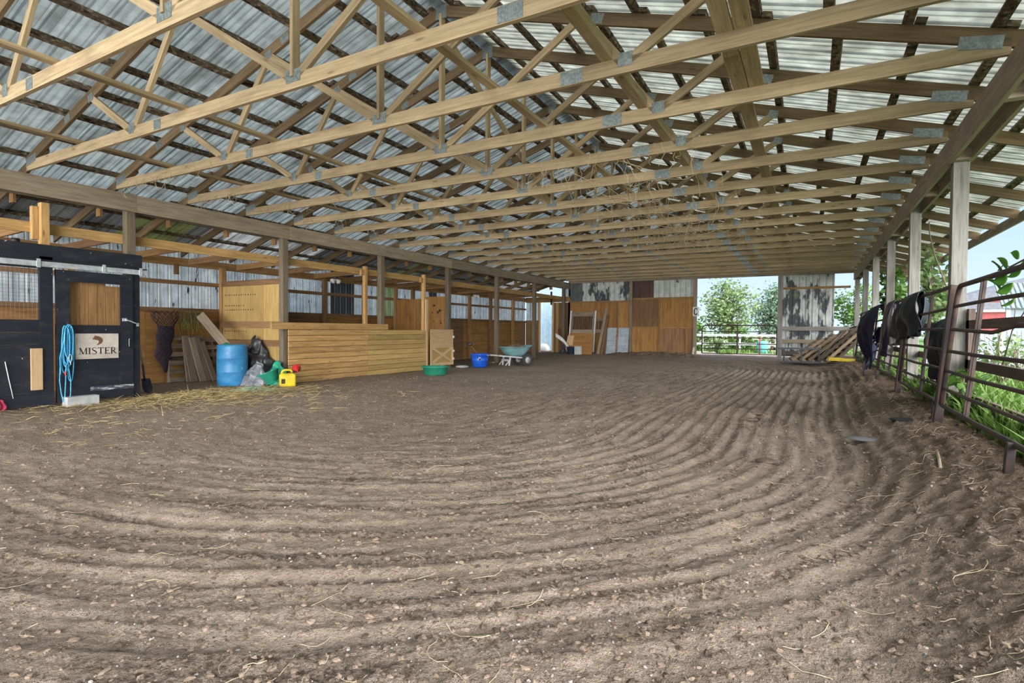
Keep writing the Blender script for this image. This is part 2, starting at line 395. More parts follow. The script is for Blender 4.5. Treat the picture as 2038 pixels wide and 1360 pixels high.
def mat_dirt():
    m, nt, bs = newmat('harrowed arena dirt')
    tc = nt.nodes.new('ShaderNodeTexCoord'); ob = tc.outputs['Object']; uv = tc.outputs['UV']
    n1 = noise(nt, ob, .55, 5, .6); n2 = noise(nt, ob, 5.5, 6, .62); n3 = noise(nt, ob, 34, 5, .65)
    s = noise(nt, mapping(nt, uv, (8.5, .9, 1)), 1.0, 6, .68)
    base = ramp(nt, [(.25, (.375, .295, .235)), (.5, (.495, .40, .325)), (.75, (.60, .50, .415))]); nt.links.new(n2, base.inputs[0])
    col = base.outputs[0]
    big = ramp(nt, [(.30, (.80, .76, .72)), (.65, (1.05, 1.03, 1.0))]); nt.links.new(n1, big.inputs[0])
    col = mix(nt, 1, col, big.outputs[0], 'MULTIPLY')
    st = ramp(nt, [(.47, 0), (.60, .9)]); nt.links.new(s, st.inputs[0])
    cr = ramp(nt, [(.42, .15), (.58, 1)]); nt.links.new(n3, cr.inputs[0])
    sx0 = nt.nodes.new('ShaderNodeSeparateXYZ'); nt.links.new(ob, sx0.inputs[0]); lm = nt.nodes.new('ShaderNodeMapRange'); lm.inputs[1].default_value = -6.6; lm.inputs[2].default_value = -3.6; lm.inputs[3].default_value = .2; nt.links.new(sx0.outputs[0], lm.inputs[0])
    damp = mix(nt, 1, smath(nt, 'MULTIPLY', st.outputs[0], lm.outputs[0]), cr.outputs[0], 'MULTIPLY')
    col = mix(nt, damp, col, (.105, .072, .05))
    # loose dark mulch and hay along the pipe fence
    sx = nt.nodes.new('ShaderNodeSeparateXYZ'); nt.links.new(ob, sx.inputs[0])
    xx = smath(nt, 'ADD', sx.outputs[0], smath(nt, 'MULTIPLY', n1, 1.6))
    ed = nt.nodes.new('ShaderNodeMapRange'); ed.inputs[1].default_value = 1.0; ed.inputs[2].default_value = 2.0; nt.links.new(xx, ed.inputs[0])
    mul = ramp(nt, [(.35, (.10, .065, .04)), (.55, (.24, .16, .10)), (.72, (.40, .29, .18))]); nt.links.new(n3, mul.inputs[0])
    col = mix(nt, smath(nt, 'MULTIPLY', ed.outputs[0], .8), col, mul.outputs[0])
    # darker trampled soil before the stalls
    lf = nt.nodes.new('ShaderNodeMapRange'); lf.inputs[1].default_value = -7.6; lf.inputs[2].default_value = -9.6; nt.links.new(smath(nt, 'ADD', sx.outputs[0], smath(nt, 'MULTIPLY', n1, 1.2)), lf.inputs[0])
    col = mix(nt, smath(nt, 'MULTIPLY', lf.outputs[0], .6), col, mix(nt, n3, (.12, .085, .055), (.29, .21, .14)))
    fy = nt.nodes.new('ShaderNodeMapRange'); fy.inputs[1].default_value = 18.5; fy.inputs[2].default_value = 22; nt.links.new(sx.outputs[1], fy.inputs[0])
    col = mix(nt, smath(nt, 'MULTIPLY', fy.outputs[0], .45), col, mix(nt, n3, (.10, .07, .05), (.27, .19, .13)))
    gr = nt.nodes.new('ShaderNodeTexNoise'); gr.inputs['Scale'].default_value = 260; gr.inputs['Detail'].default_value = 2; nt.links.new(ob, gr.inputs['Vector'])
    sp = noise(nt, ob, 75, 3, .7); spr = ramp(nt, [(.56, 0), (.64, .75)]); nt.links.new(sp, spr.inputs[0])
    pat = ramp(nt, [(.40, .25), (.60, 1)]); nt.links.new(n2, pat.inputs[0]); col = mix(nt, mix(nt, 1, spr.outputs[0], pat.outputs[0], 'MULTIPLY'), col, (.095, .068, .048))
    lt = noise(nt, mapping(nt, ob, (1, 1, 1), (7, 3, 1)), 90, 3, .7); ltr = ramp(nt, [(.62, 0), (.68, .6)]); nt.links.new(lt, ltr.inputs[0]); col = mix(nt, ltr.outputs[0], col, (.56, .48, .40))
    g = ramp(nt, [(.3, .78), (.7, 1.18)]); nt.links.new(gr.outputs[0], g.inputs[0])
    col = mix(nt, 1, col, g.outputs[0], 'MULTIPLY')
    nt.links.new(col, bs.inputs['Base Color']); bs.inputs['Roughness'].default_value = .95; bs.inputs['Specular IOR Level'].default_value = .1
    h = smath(nt, 'ADD', smath(nt, 'MULTIPLY', n3, 1.0), smath(nt, 'MULTIPLY', gr.outputs[0], .3))
    bump(nt, bs, smath(nt, 'ADD', h, smath(nt, 'MULTIPLY', sp, .6)), .9, .035)
    return m
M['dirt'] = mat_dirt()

def build_floor():
    xs = np.concatenate([np.arange(-13.2, -7, .05), np.arange(-7, 2.2, .022)])
    ys = np.concatenate([np.arange(-6, .6, .1), np.arange(.6, 5, .022), np.arange(5, 9, .035), np.arange(9, 15, .06), np.arange(15, 26.5, .12)])
    X, Y = np.meshgrid(xs, ys); Z = floor_z(X, Y)
    V = np.stack([X, Y, Z], -1).reshape(-1, 3); nx = len(xs); ny = len(ys)
    r, ang, cy = track_coords(X, Y); uv = np.stack([r, cy+ang*3.5], -1).reshape(-1, 2)
    i = np.arange(nx-1); j = np.arange(ny-1); I, J = np.meshgrid(i, j); a = (J*nx+I).ravel()
    F = np.stack([a, a+1, a+nx+1, a+nx], -1)
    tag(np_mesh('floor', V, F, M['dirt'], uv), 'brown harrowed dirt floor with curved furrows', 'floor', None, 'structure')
build_floor()

# ------------------------------------------------------------------ roof sheets
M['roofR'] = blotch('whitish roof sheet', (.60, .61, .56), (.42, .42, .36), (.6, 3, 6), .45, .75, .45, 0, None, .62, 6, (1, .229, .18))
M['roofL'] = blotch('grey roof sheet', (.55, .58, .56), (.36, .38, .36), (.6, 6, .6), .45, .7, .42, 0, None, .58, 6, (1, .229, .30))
M['roofgreen'] = blotch('pale green translucent sheet', (.42, .47, .24), (.30, .34, .18), (2, 3, 2), .4, .7, .5, 0, None, .3)
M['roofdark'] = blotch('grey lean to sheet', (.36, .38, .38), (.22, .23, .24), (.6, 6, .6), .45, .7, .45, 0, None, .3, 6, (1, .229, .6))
M['roofclear'] = blotch('clouded clear roof sheet', (.72, .72, .69), (.42, .41, .39), (1, 9, 1), .45, .6, .5, 0, None, .5)
def ribbed(y0, y1, pitch=.229, h=.02):
    out = []; y = math.floor(y0/pitch)*pitch
    while y < y1:
        out += [(y, 0), (y+.02, 0), (y+.034, h), (y+.06, h), (y+.074, 0), (y+.135, 0), (y+.141, h*.3), (y+.153, h*.3), (y+.159, 0)]
        y += pitch
    return [(y0, 0)]+[(a, b) for a, b in out if y0 < a < y1] + [(y1, 0)]
def roof_sheet(x0, x1, y0, y1, mat, parent, name, lift=0):
    """ribbed sheet from x0 to x1 lying on the purlins"""
    pr = ribbed(y0, y1); mb = MB(); o = .147*1.05+.052+lift
    for k in range(len(pr)-1):
        (ya, ha), (yb, hb) = pr[k], pr[k+1]; vs = []
        for x in (x0, x1):
            for (y, h) in ((ya, ha), (yb, hb)): vs.append((x, y, rafter_z(x)+o+h))
        mb.add(vs, [(0, 1, 3, 2)], [[(x0, ya), (x0, yb), (x1, yb), (x1, ya)]])
    return mb.build(name, mat, parent, solid=.002)
ceil = tag(empty('ceiling', (0, 0, 0)), 'ribbed metal roof over the timber trusses', 'roof', None, 'structure')
YR0, YR1 = -5.0, YW+.35
roof_sheet(XM, EAVE_R, YR0, YR1, M['roofR'], ceil, 'roof_sheet')
roof_sheet(XM, XL-.68, YR0, YR1, M['roofL'], ceil, 'roof_sheet')
for (a, b, mt) in ((YR0, 5.7, 'roofL'), (5.7, 6.85, 'roofgreen'), (6.85, 7.2, 'roofL'), (7.2, 10.4, 'roofclear'), (10.4, 14.2, 'roofL'), (14.2, 15.0, 'roofgreen'), (15.0, 20.5, 'roofL'), (20.5, 23.0, 'roofclear'), (23.0, YR1, 'roofL')):
    roof_sheet(XL-.66, EAVE_L, a, b, M['roofdark' if mt == 'roofL' else mt], ceil, 'lean_to_sheet', -.006)
mb = MB(); mb.beam((XM, YR0, rafter_z(XM)+.25), (XM, YR1, rafter_z(XM)+.25), .22, .012); mb.build('ridge_cap', M['roofL'], ceil)

# ------------------------------------------------------------------ trusses
SPAN = XR+.04-(XL-.04)
def truss():
    root = empty('roof_truss', (XL-.04, YT0, ZC)); t = .04; cd = .14
    lx = lambda x: x-(XL-.04)
    def lz(x): return rafter_z(x)-ZC                       # underside of top chord, local
    def bar(name, p0, p1, w, mat, y=0):
        mb = MB(); mb.beam((p0[0], y, p0[1]), (p1[0], y, p1[1]), t, w, (0, 0, 1)); return mb.build(name, mat, root)
    half = lx(XM)
    sp = lx(-2.005)
    bar('bottom_chord', (0, cd/2), (sp, cd/2), cd, W['pine']); bar('bottom_chord', (sp+.002, cd/2), (SPAN, cd/2), cd, W['pine'])
    off = .147/2
    bar('top_chord', (lx(XL-.05), lz(XL-.05)+off), (half, lz(XM)+off), .14, W['chord'])
    bar('top_chord', (half, lz(XM)+off), (lx(EAVE_R-.05), lz(EAVE_R-.05)+off), .14, W['chord'])
    def top(s): x = (XL-.04)+s*SPAN; return (s*SPAN, lz(x)+.03)
    def bot(s): return (s*SPAN, cd-.03)
    webs = [(bot(.25), top(.165)), (bot(.25), top(.333)), (bot(.5), top(.333)), (bot(.5), (half, lz(XM)+.03)), (bot(.5), top(.667)), (bot(.75), top(.667)), (bot(.75), top(.835))]
    for i, (a, b) in enumerate(webs):
        dx = (b[0]-a[0]); a2 = (a[0]+(.04 if dx > .1 else -.04 if dx < -.1 else 0), a[1]); bar('web', a2, b, .085, W['pine'])
    def plate(x, z, w, h, rot=0):
        mb = MB(); m = Matrix.Rotation(-rot, 3, 'Y')
        mb.frame((x, -t/2-.0025, z), [m @ Vector((1, 0, 0)), Vector((0, 1, 0)), m @ Vector((0, 0, 1))], (w, .005, h))
        for k in range(int(w/.018)):
            xx = -w/2+.014+k*.018; c = Vector((x, -t/2-.0055, z))+m @ Vector((xx, 0, 0))
            mb.frame(c, [m @ Vector((1, 0, 0)), Vector((0, 1, 0)), m @ Vector((0, 0, 1))], (.006, .003, h*.86))
        mb.build('connector_plate', M['plate'], root)
    plate(.5*SPAN, cd-.02, .20, .12); plate(.25*SPAN, cd-.02, .11, .12); plate(.75*SPAN, cd-.02, .13, .12)
    plate(lx(-6.72), cd/2, .14, .115); plate(sp, cd/2, .22, .125)
    plate(half, lz(XM)+.05, .17, .17)
    al = math.atan(SL)
    for s, r in ((.165, al), (.333, al), (.667, -al), (.835, -al)): p = top(s); plate(p[0], p[1]+.0, .12, .10, r)
    plate(.16, cd+.0, .30, .11, al*.6); plate(SPAN-.20, cd+.0, .30, .11, -al*.6)
    plate(lx(-6.0), lz(-6.0)+.07, .15, .10, al); plate(lx(-8.9), lz(-8.9)+.07, .15, .10, al); plate(lx(-2.2), lz(-2.2)+.07, .16, .11, -al)
    return root
T0 = truss()
NT = 19
for k in range(NT):
    o = T0 if k == 0 else copy_tree(T0)
    o.location = (XL-.04, YT0+DT*k, ZC)
    tag(o, f'wooden roof truss with metal plates, {ORD[k]} truss counted from the camera', 'roof truss', 'roof trusses')
# lapped rafters carrying the lean-to roof over the stalls
for k in range(NT):
    y = YT0+DT*k+.05; mb = MB()
    a = (XL+.45, rafter_z(XL+.45)+.07); b = (EAVE_L+.1, rafter_z(EAVE_L+.1)+.07)
    mb.beam((a[0], y, a[1]), (b[0], y, b[1]), .04, .14)
    root = mb.build('lean_to_rafter', W['chord'])
    b2 = MB(); b2.box((-11.0, y+.04, rafter_z(-11.0)-.05), (.14, .04, .22)); b2.build('cleat', W['orange'], root)
    tag(root, f'brown rafter sloping down over the stalls, {ORD[k]} counted from the camera', 'rafter', 'stall roof rafters')
# purlins
def purlin(x, label, y0=YR0, y1=YR1):
    root = empty('purlin', (x, y0, rafter_z(x)+.147*1.05)); sgn = 1 if x > XM else -1
    A = [Vector((0, 1, 0)), Vector((1, 0, -SL*sgn)).normalized(), Vector((SL*sgn, 0, 1)).normalized()]
    y = y0; k = 0
    while y < y1:
        L = min(3.66, y1-y)
        mb = MB(); dx = .045*(1 if k % 2 else -1)
        mb.frame(Vector((dx, y-y0+L/2, -SL*sgn*dx+.026)), A, (L+.16, .088, .05)); mb.build('purlin_board', W['purlin'], root)
        y += L; k += 1
    tag(root, label, 'purlin', 'roof purlins')
for k in range(12): purlin(XM+.22+.615*k, f'dark mottled purlin on the right roof slope, {ORD[k]} below the ridge')
for k in range(13): purlin(XM-.22-.615*k, f'dark mottled purlin on the left roof slope, {ORD[k]} below the ridge')
# fascia of the right eave
mb = MB(); mb.beam((EAVE_R+.0, YR0, rafter_z(EAVE_R)+.06), (EAVE_R+.0, YR1, rafter_z(EAVE_R)+.06), .04, .16)
tag(mb.build('fascia_board', W['grey']), 'grey fascia board along the open eave beyond the posts', 'fascia board')

# ------------------------------------------------------------------ header beams and posts
hl = empty('header_beam', (XL, 2, ZH))
yb = [1.9]+[YP0+BAY*k+.07 for k in range(7)]; yb[-1] = YW
for a, b in zip(yb[:-1], yb[1:]):
    mb = MB(); mb.beam((-.02, a-2+.002, .145), (-.02, b-2-.002, .145), .04, .29); mb.build('beam_board', W['grey'], hl)
for a, b in ((1.9, 11.2), (11.2, YW)):
    mb = MB(); mb.beam((-.20, a-2, .145), (-.20, b-2, .145), .04, .29); mb.build('beam_board', W['postbrown'], hl)
tag(hl, 'long weathered timber header beam above the row of stalls', 'beam')
hr = empty('header_beam', (XR, 2, ZH))
for x in (.02, .20):
    for a, b in ((1.9, 8.0), (8.0, 14.2), (14.2, YW)):
        mb = MB(); mb.beam((x, a-2+.002, .145), (x, b-2-.002, .145), .04, .29); mb.build('beam_board', W['grey'], hr)
for k in range(11):
    mb = MB(); y = 4.2+k*1.85-2
    mb.box((.11, y, .06), (.14, .09, .12)); mb.build('spacer_block', W['grey'], hr)
tag(hr, 'long double timber header beam along the open side above the pipe fence', 'beam')

# runners laid lengthwise on the bottom chords
def runner(x, y0, y1, w, h, mat, label, z=ZC+.14):
    mb = MB(); mb.beam((x, y0, z+h/2), (x, y1, z+h/2), w, h); tag(mb.build('truss_runner', mat), label, 'brace', 'lengthwise truss bracing')
runner(-6.2, .8, 22.5, .09, .04, W['pine'], 'pale lengthwise brace on the trusses, second in from the stalls')
runner(-8.58, .8, 22.5, .09, .04, W['pine'], 'pale lengthwise brace on the trusses, nearest the stalls')
runner(-2.86, .8, 23.4, .09, .04, W['pine'], 'pale lengthwise brace on the trusses just right of the ridge')
runner(-1.66, 2.2, 23.4, .10, .10, W['pine'], 'thick lengthwise timber on the trusses between two pale braces')
runner(-.66, 5.2, 23.4, .14, .04, W['pine'], 'pale lengthwise brace on the trusses, closest to the pipe fence')
mb = MB()
mb.beam((-.66, 1.4, ZC+.16), (-.66, 5.19, ZC+.16), .13, .04); mb.beam((-.515, 1.2, ZC+.16), (-.515, 6.05, ZC+.16), .13, .04)
tag(mb.build('truss_runner', W['pine']), 'wide doubled plank on the nearest trusses overlapping a pale brace', 'brace', 'lengthwise truss bracing')
for i, (k, xa, xb) in enumerate(((3, -3.9, -5.6), (8, -3.2, -5.4))):
    y = YT0+DT*k; mb = MB()
    mb.beam((XM-.06, y+.08, rafter_z(XM)-.1), (XM-.06, y+DT*3, ZC+.16), .04, .085)
    tag(mb.build('truss_brace', W['pine']), ['slanting brace down from the ridge to a bottom chord, nearer the camera', 'slanting brace down from the ridge to a bottom chord, deeper in the barn'][i], 'brace')

# posts of the stall side and of the open side
for k in range(7):
    y = YP0+BAY*k; mb = MB(); z1 = 3.50 if k < 6 else 3.48
    mb.box2((XL-.18, y-.07, -.3), (XL-.04, y+.07, z1))
    lab = ['square stall post at the hinge-free edge of the black stall door', 'square post between the blue barrel and the pale board wall', 'square post rising behind the end of the capped board wall',
           'square post beside the little cross-braced half door', 'square post behind the wheelbarrow', 'square post beside the bright small doorway', 'square post in the far corner of the stall row'][k]
    tag(mb.build('support_post', W['postbrown'], bevel=.006), lab, 'post', 'stall row posts')
lab = ['square weathered post of the open side, nearest the camera', 'square cracked post behind the black coats on the fence', 'square post of the open side, third from the camera',
       'square post of the open side, fourth from the camera', 'square post of the open side beside the navy blanket', 'square corner post of the open side beside the leaning pallets']
for k in range(6):
    y = YP0+BAY*(k+1) if k < 5 else YW-.08; mb = MB(); mb.box2((XR+.045, y-.075, -.2), (XR+.195, y+.075, 3.45))
    tag(mb.build('support_post', W['silver'], bevel=.006), lab[k], 'post', 'open side posts')
# ------------------------------------------------------------------ back wall of the stalls
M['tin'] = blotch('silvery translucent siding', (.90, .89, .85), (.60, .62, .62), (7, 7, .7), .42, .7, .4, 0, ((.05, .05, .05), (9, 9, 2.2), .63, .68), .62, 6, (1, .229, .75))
M['tindark'] = blotch('blue black siding', (.03, .04, .06), (.07, .085, .11), (4, 4, 1), .4, .7, .45)
M['tingreen'] = blotch('pale green siding', (.42, .56, .28), (.60, .66, .52), (4, 4, 1), .4, .7, .45, 0, None, .35)
def siding(parent, mat, a, b, z0, z1, axis='y', x=0, h=.018, name='metal_siding', pitch=.229):
    """upright ribbed sheet; runs along y at x (axis y) or along x at y=x (axis x)"""
    pr = ribbed(a, b, pitch, h); mb = MB()
    for k in range(len(pr)-1):
        (p, ha), (q, hb) = pr[k], pr[k+1]
        if axis == 'y': vs = [(x+ha, p, z0), (x+hb, q, z0), (x+hb, q, z1), (x+ha, p, z1)]
        else: vs = [(p, x-ha, z0), (q, x-hb, z0), (q, x-hb, z1), (p, x-ha, z1)]
        mb.add(vs, [(0, 1, 2, 3)], [[(p, z0), (q, z0), (q, z1), (p, z1)]])
    return mb.build(name, mat, parent, solid=.0015)
wl = tag(empty('wall_left', (0, 0, 0)), 'metal and plywood back wall of the horse stalls', 'wall', None, 'structure')
for a, b, mt in ((1.5, 11.55, 'tin'), (11.55, 12.5, 'tindark'), (12.5, 13.5, 'tin'), (13.5, 14.3, 'tingreen'), (14.3, 16.3, 'tin'), (16.3, 16.8, 'tindark'), (16.8, YW, 'tin')):
    siding(wl, M[mt], a, b, .2, 3.03, 'y', XB-.09)
k = 0; y = 1.5
while y < YW:
    y1 = min(y+2.44, YW); mb = MB(); mb.box2((XB-.065, y+.004, 0), (XB-.05, y1-.004, 1.62)); mb.build('plywood_panel', W['ply'] if (k*7) % 3 else W['plybrown'], wl); y = y1; k += 1
def along_y(x0, x1, y0, y1, z0, z1, mat, name, parent):
    mb = MB(); mb.box2((x0, y0, z0), (x1, y1, z1)); return mb.build(name, mat, parent)
along_y(XB-.05, XB-.01, 1.5, YW, 2.20, 2.29, W['plybrown'], 'girt', wl)
along_y(XB-.05, XB-.005, 1.5, YW, 1.58, 1.67, W['plybrown'], 'girt', wl)
along_y(XB-.05, XB+.0, 1.5, YW, 2.62, 2.80, W['orange'], 'top_plate', wl)
for i, y in enumerate((2.6, 5.0, 8.07, 11.2, 12.8, 14.28, 15.2, 17.4, 18.86, 20.55, 22.6)):
    mb = MB(); mb.box2((XB+.002, y-.06, .02), (XB+.11, y+.06, 2.66)); o = mb.build('wall_post', W['orange'] if i % 3 else W['plybrown'])
    tag(o, ['brown back wall post seen past the wire mesh', 'back wall post behind the black door', 'back wall post at the end of the tan partition', 'back wall post left of the blue black siding', 'back wall post right of the blue black siding',
            'back wall post at the end of the orange partition', 'back wall post just past the orange partition', 'back wall post beyond the half door', 'back wall post behind the blue bucket', 'back wall post behind the wheelbarrow', 'back wall post near the bright doorway'][i], 'post', 'back wall posts')
mb = MB(); mb.box2((XB+.001, 6.95, 2.42), (XB+.05, 7.05, 2.66))
tag(mb.build('wood_block', W['plybrown']), 'short wood block hanging under the eave plate above the hay tuft', 'block')
# long horizontal board tying the stall posts together, and the ties to the back wall
def plank(p0, p1, w, h, mat, label, cat='board', name='board', group=None, up=(0, 0, 1), bevel=0):
    mb = MB(); mb.beam(p0, p1, w, h, up); return tag(mb.build(name, mat, bevel=bevel), label, cat, group)
xb = XL-.22
plank((xb, 1.8, 2.73), (xb, 12.9, 2.73), .04, .16, W['amber'], 'long amber board running behind the stall posts, end nearer the camera')
plank((xb, 12.92, 2.73), (xb, 23.8, 2.73), .04, .16, W['amber'], 'long amber board running behind the stall posts, deeper end')
for k in range(1, 17):
    y = YT0+DT*k+.10; mb = MB(); mb.beam((xb-.022, y, 2.76), (XB+.12, y, 2.71), .04, .13)
    tag(mb.build('ceiling_joist', W['orange'] if k % 2 else W['plybrown']), f'level joist over the stalls, {ORD[k-1]} counted from the camera', 'joist', 'stall ceiling joists')

# ------------------------------------------------------------------ black stall front with the sliding door
xf = XL+.0
fr = empty('stall_front', (xf, 2.6, 0)); P = lambda a, b: ((a[0]-xf, a[1]-2.6, a[2]), (b[0]-xf, b[1]-2.6, b[2]))
def fbox(a, b, mat, name, parent=fr, bevel=0):
    mb = MB(); mb.box2(*P(a, b)); return mb.build(name, mat, parent, bevel=bevel)
nb = 7
for i in range(nb):
    z0 = .03+i*1.30/nb; fbox((xf-.02, 1.6, z0+.001), (xf+.02, 3.70, z0+1.30/nb-.002), M['black'], 'board')
fbox((xf-.03, 3.68, 0), (xf+.03, 3.84, 2.28), M['black'], 'door_jamb')
fbox((xf-.03, 1.6, 2.235), (xf+.03, 5.10, 2.46), M['black'], 'top_beam')
fbox((xf-.02, 1.6, 2.10), (xf+.02, 3.68, 2.235), M['black'], 'board')
tag(fr, 'black painted board stall front with wire mesh window', 'stall wall')
wm = MB()
for i in range(36): y = 1.9+i*.05; wm.tube([(xf, y, 1.34), (xf, y, 2.12)], .0014, 4, smooth=False)
for i in range(15): z = 1.36+i*.052; wm.tube([(xf, 1.7, z), (xf, 3.69, z)], .0014, 4, smooth=False)
M['wire'] = plain('grey wire', (.13, .13, .135), .6, .1)
tag(wm.build('wire_mesh', M['wire']), 'square wire mesh filling the opening of the black stall front', 'mesh')
# door track
M['galv'] = blotch('bright galvanised steel', (.60, .64, .66), (.42, .45, .47), (4, 14, 14), .4, .7, .4, .35)
tr = empty('door_track', (XL+.03, 3.3, 2.12))
mb = MB(); mb.box2((0, -1.6, 0), (.05, 1.86, .085)); mb.build('rail', M['galv'], tr, bevel=.008)
mb = MB(); mb.box2((-.0, -1.6, .09), (.06, 1.85, .105)); mb.build('cover_strip', M['black'], tr)
for y in (-.6, .35, 1.2, 1.75):
    mb = MB(); mb.box((.055, y, .05), (.012, .05, .13)); mb.build('bracket', M['galv'], tr, bevel=.003)
tag(tr, 'galvanised sliding door track across the black stall front', 'rail')
# sliding door
dy0, dy1, dz0, dz1 = 3.86, 4.93, .06, 2.10; xd = XL+.035
dr = empty('stall_door', (xd, 3.86, .06)); Q = lambda x0, y0, z0, x1, y1, z1: ((x0-xd, y0-dy0, z0-dz0), (x1-xd, y1-dy0, z1-dz0))
def dbox(x0, y0, z0, x1, y1, z1, mat, name, bevel=0):
    mb = MB(); mb.box2(*Q(x0, y0, z0, x1, y1, z1)); return mb.build(name, mat, dr, bevel=bevel)
dbox(xd, dy0, .27, xd+.02, dy1, 1.25, M['black'], 'lower_panel')
dbox(xd, dy0, .06, xd+.034, dy1, .28, M['black'], 'kick_board')
dbox(xd, dy0, .06, xd+.03, 4.045, dz1, M['black'], 'stile'); dbox(xd, 4.745, .06, xd+.03, dy1, dz1, M['black'], 'stile')
dbox(xd+.001, dy0, 1.93, xd+.032, dy1, dz1, M['black'], 'rail'); dbox(xd+.001, dy0, 1.12, xd+.032, dy1, 1.255, M['black'], 'rail')
M['chip'] = blotch('worn black paint over white', (.55, .55, .58), (.06, .06, .08), (22, 5, 22), .42, .52, .6)
dbox(xd+.034, 4.30, .20, xd+.042, 4.93, .265, M['chip'], 'worn_strip')
tag(dr, 'black sliding stall door with a name sign and open upper half', 'door')
# planked panel seen in the open upper half
pp = empty('upper_panel', (-.12, .14, .94)); pp.parent = dr
for i in range(7):
    mb = MB(); y = -.02+i*.122; top = 1.0 if i < 5 else .90; mb.box2((0, y+.003, 0), (.02, y+.119, top)); mb.build('plank', W['orange'], pp, bevel=.004)
pp['label'] = 'orange brown plank panel in the upper opening'
# latch and bolt
la = empty('door_latch', (xd+.03, 4.80, 1.30)); mb = MB(); mb.box((.006, 0, .05), (.012, .07, .05)); mb.build('plate', M['galv'], la, bevel=.003)
mb = MB(); mb.tube([(.015, 0, .05), (.02, .06, .035), (.02, .16, -.005), (.02, .20, -.02)], .009, 8); mb.build('bar', M['galv'], la)
mb = MB(); mb.box((.01, .2, -.03), (.02, .035, .06)); mb.build('catch', M['galv'], la, bevel=.003)
tag(la, 'silver swing latch on the right edge of the black door', 'latch')
bo = empty('door_bolt', (xd+.03, 4.86, .96)); mb = MB(); mb.box((.006, 0, 0), (.012, .035, .15)); mb.build('plate', M['black'], bo)
mb = MB(); mb.tube([(.02, 0, -.06), (.02, 0, .06), (.035, 0, .07)], .007, 8); mb.build('bolt', M['galv'], bo)
tag(bo, 'small upright bolt below the latch on the black door', 'bolt')
# trim board on the first post, pale plank, concrete block
plank((XL+.012, 4.995, .02), (XL+.012, 4.995, 2.23), .13, .02, M['black'], 'upright black board on the post right of the sliding door', up=(1, 0, 0))
plank((XL+.045, 3.625, .28), (XL+.045, 3.625, .90), .135, .035, W['tan'], 'bare pale plank screwed upright to the black boards', up=(1, 0, 0))
M['conc'] = blotch('pale concrete', (.55, .56, .56), (.40, .41, .42), (6, 6, 6), .4, .65, .9)
mb = MB(); mb.box2((XL+.05, 3.93, -.05), (XL+.22, 4.36, .145)); tag(mb.build('concrete_block', M['conc'], bevel=.008), 'pale concrete block at the foot of the black door', 'block')
# sign
sg = empty('name_sign', (xd+.022, 4.105, .715))
M['signface'] = blotch('whitewashed sign board', (.66, .60, .52), (.52, .46, .39), (2, 3, 14), .4, .7, .6)
M['signink'] = plain('dark brown lettering', (.035, .028, .022), .6); M['horse'] = plain('brown horse silhouette', (.17, .085, .045), .6)
mb = MB(); mb.box2((0, 0, 0), (.018, .60, .405)); mb.build('board', M['signface'], sg, bevel=.003)
def ribbon(mb, pts, w, x):
    """flat pen stroke in the y-z plane; w is a width or a list"""
    n = len(pts); L = []; R_ = []
    for i, p in enumerate(pts):
        a = pts[max(i-1, 0)]; b = pts[min(i+1, n-1)]; d = Vector((b[0]-a[0], b[1]-a[1])); d.normalize(); ww = (w[i] if isinstance(w, (list, tuple)) else w)/2
        L.append((p[0]-d.y*ww, p[1]+d.x*ww)); R_.append((p[0]+d.y*ww, p[1]-d.x*ww))
    for i in range(n-1):
        q = [L[i], L[i+1], R_[i+1], R_[i]]
        mb.prism([(x, a, b) for a, b in q], (.0015, 0, 0))
def serif(mb, y, z, w, x): mb.prism([(x, y-w/2, z), (x, y+w/2, z), (x, y+w/2, z+.006), (x, y-w/2, z+.006)], (.0015, 0, 0))
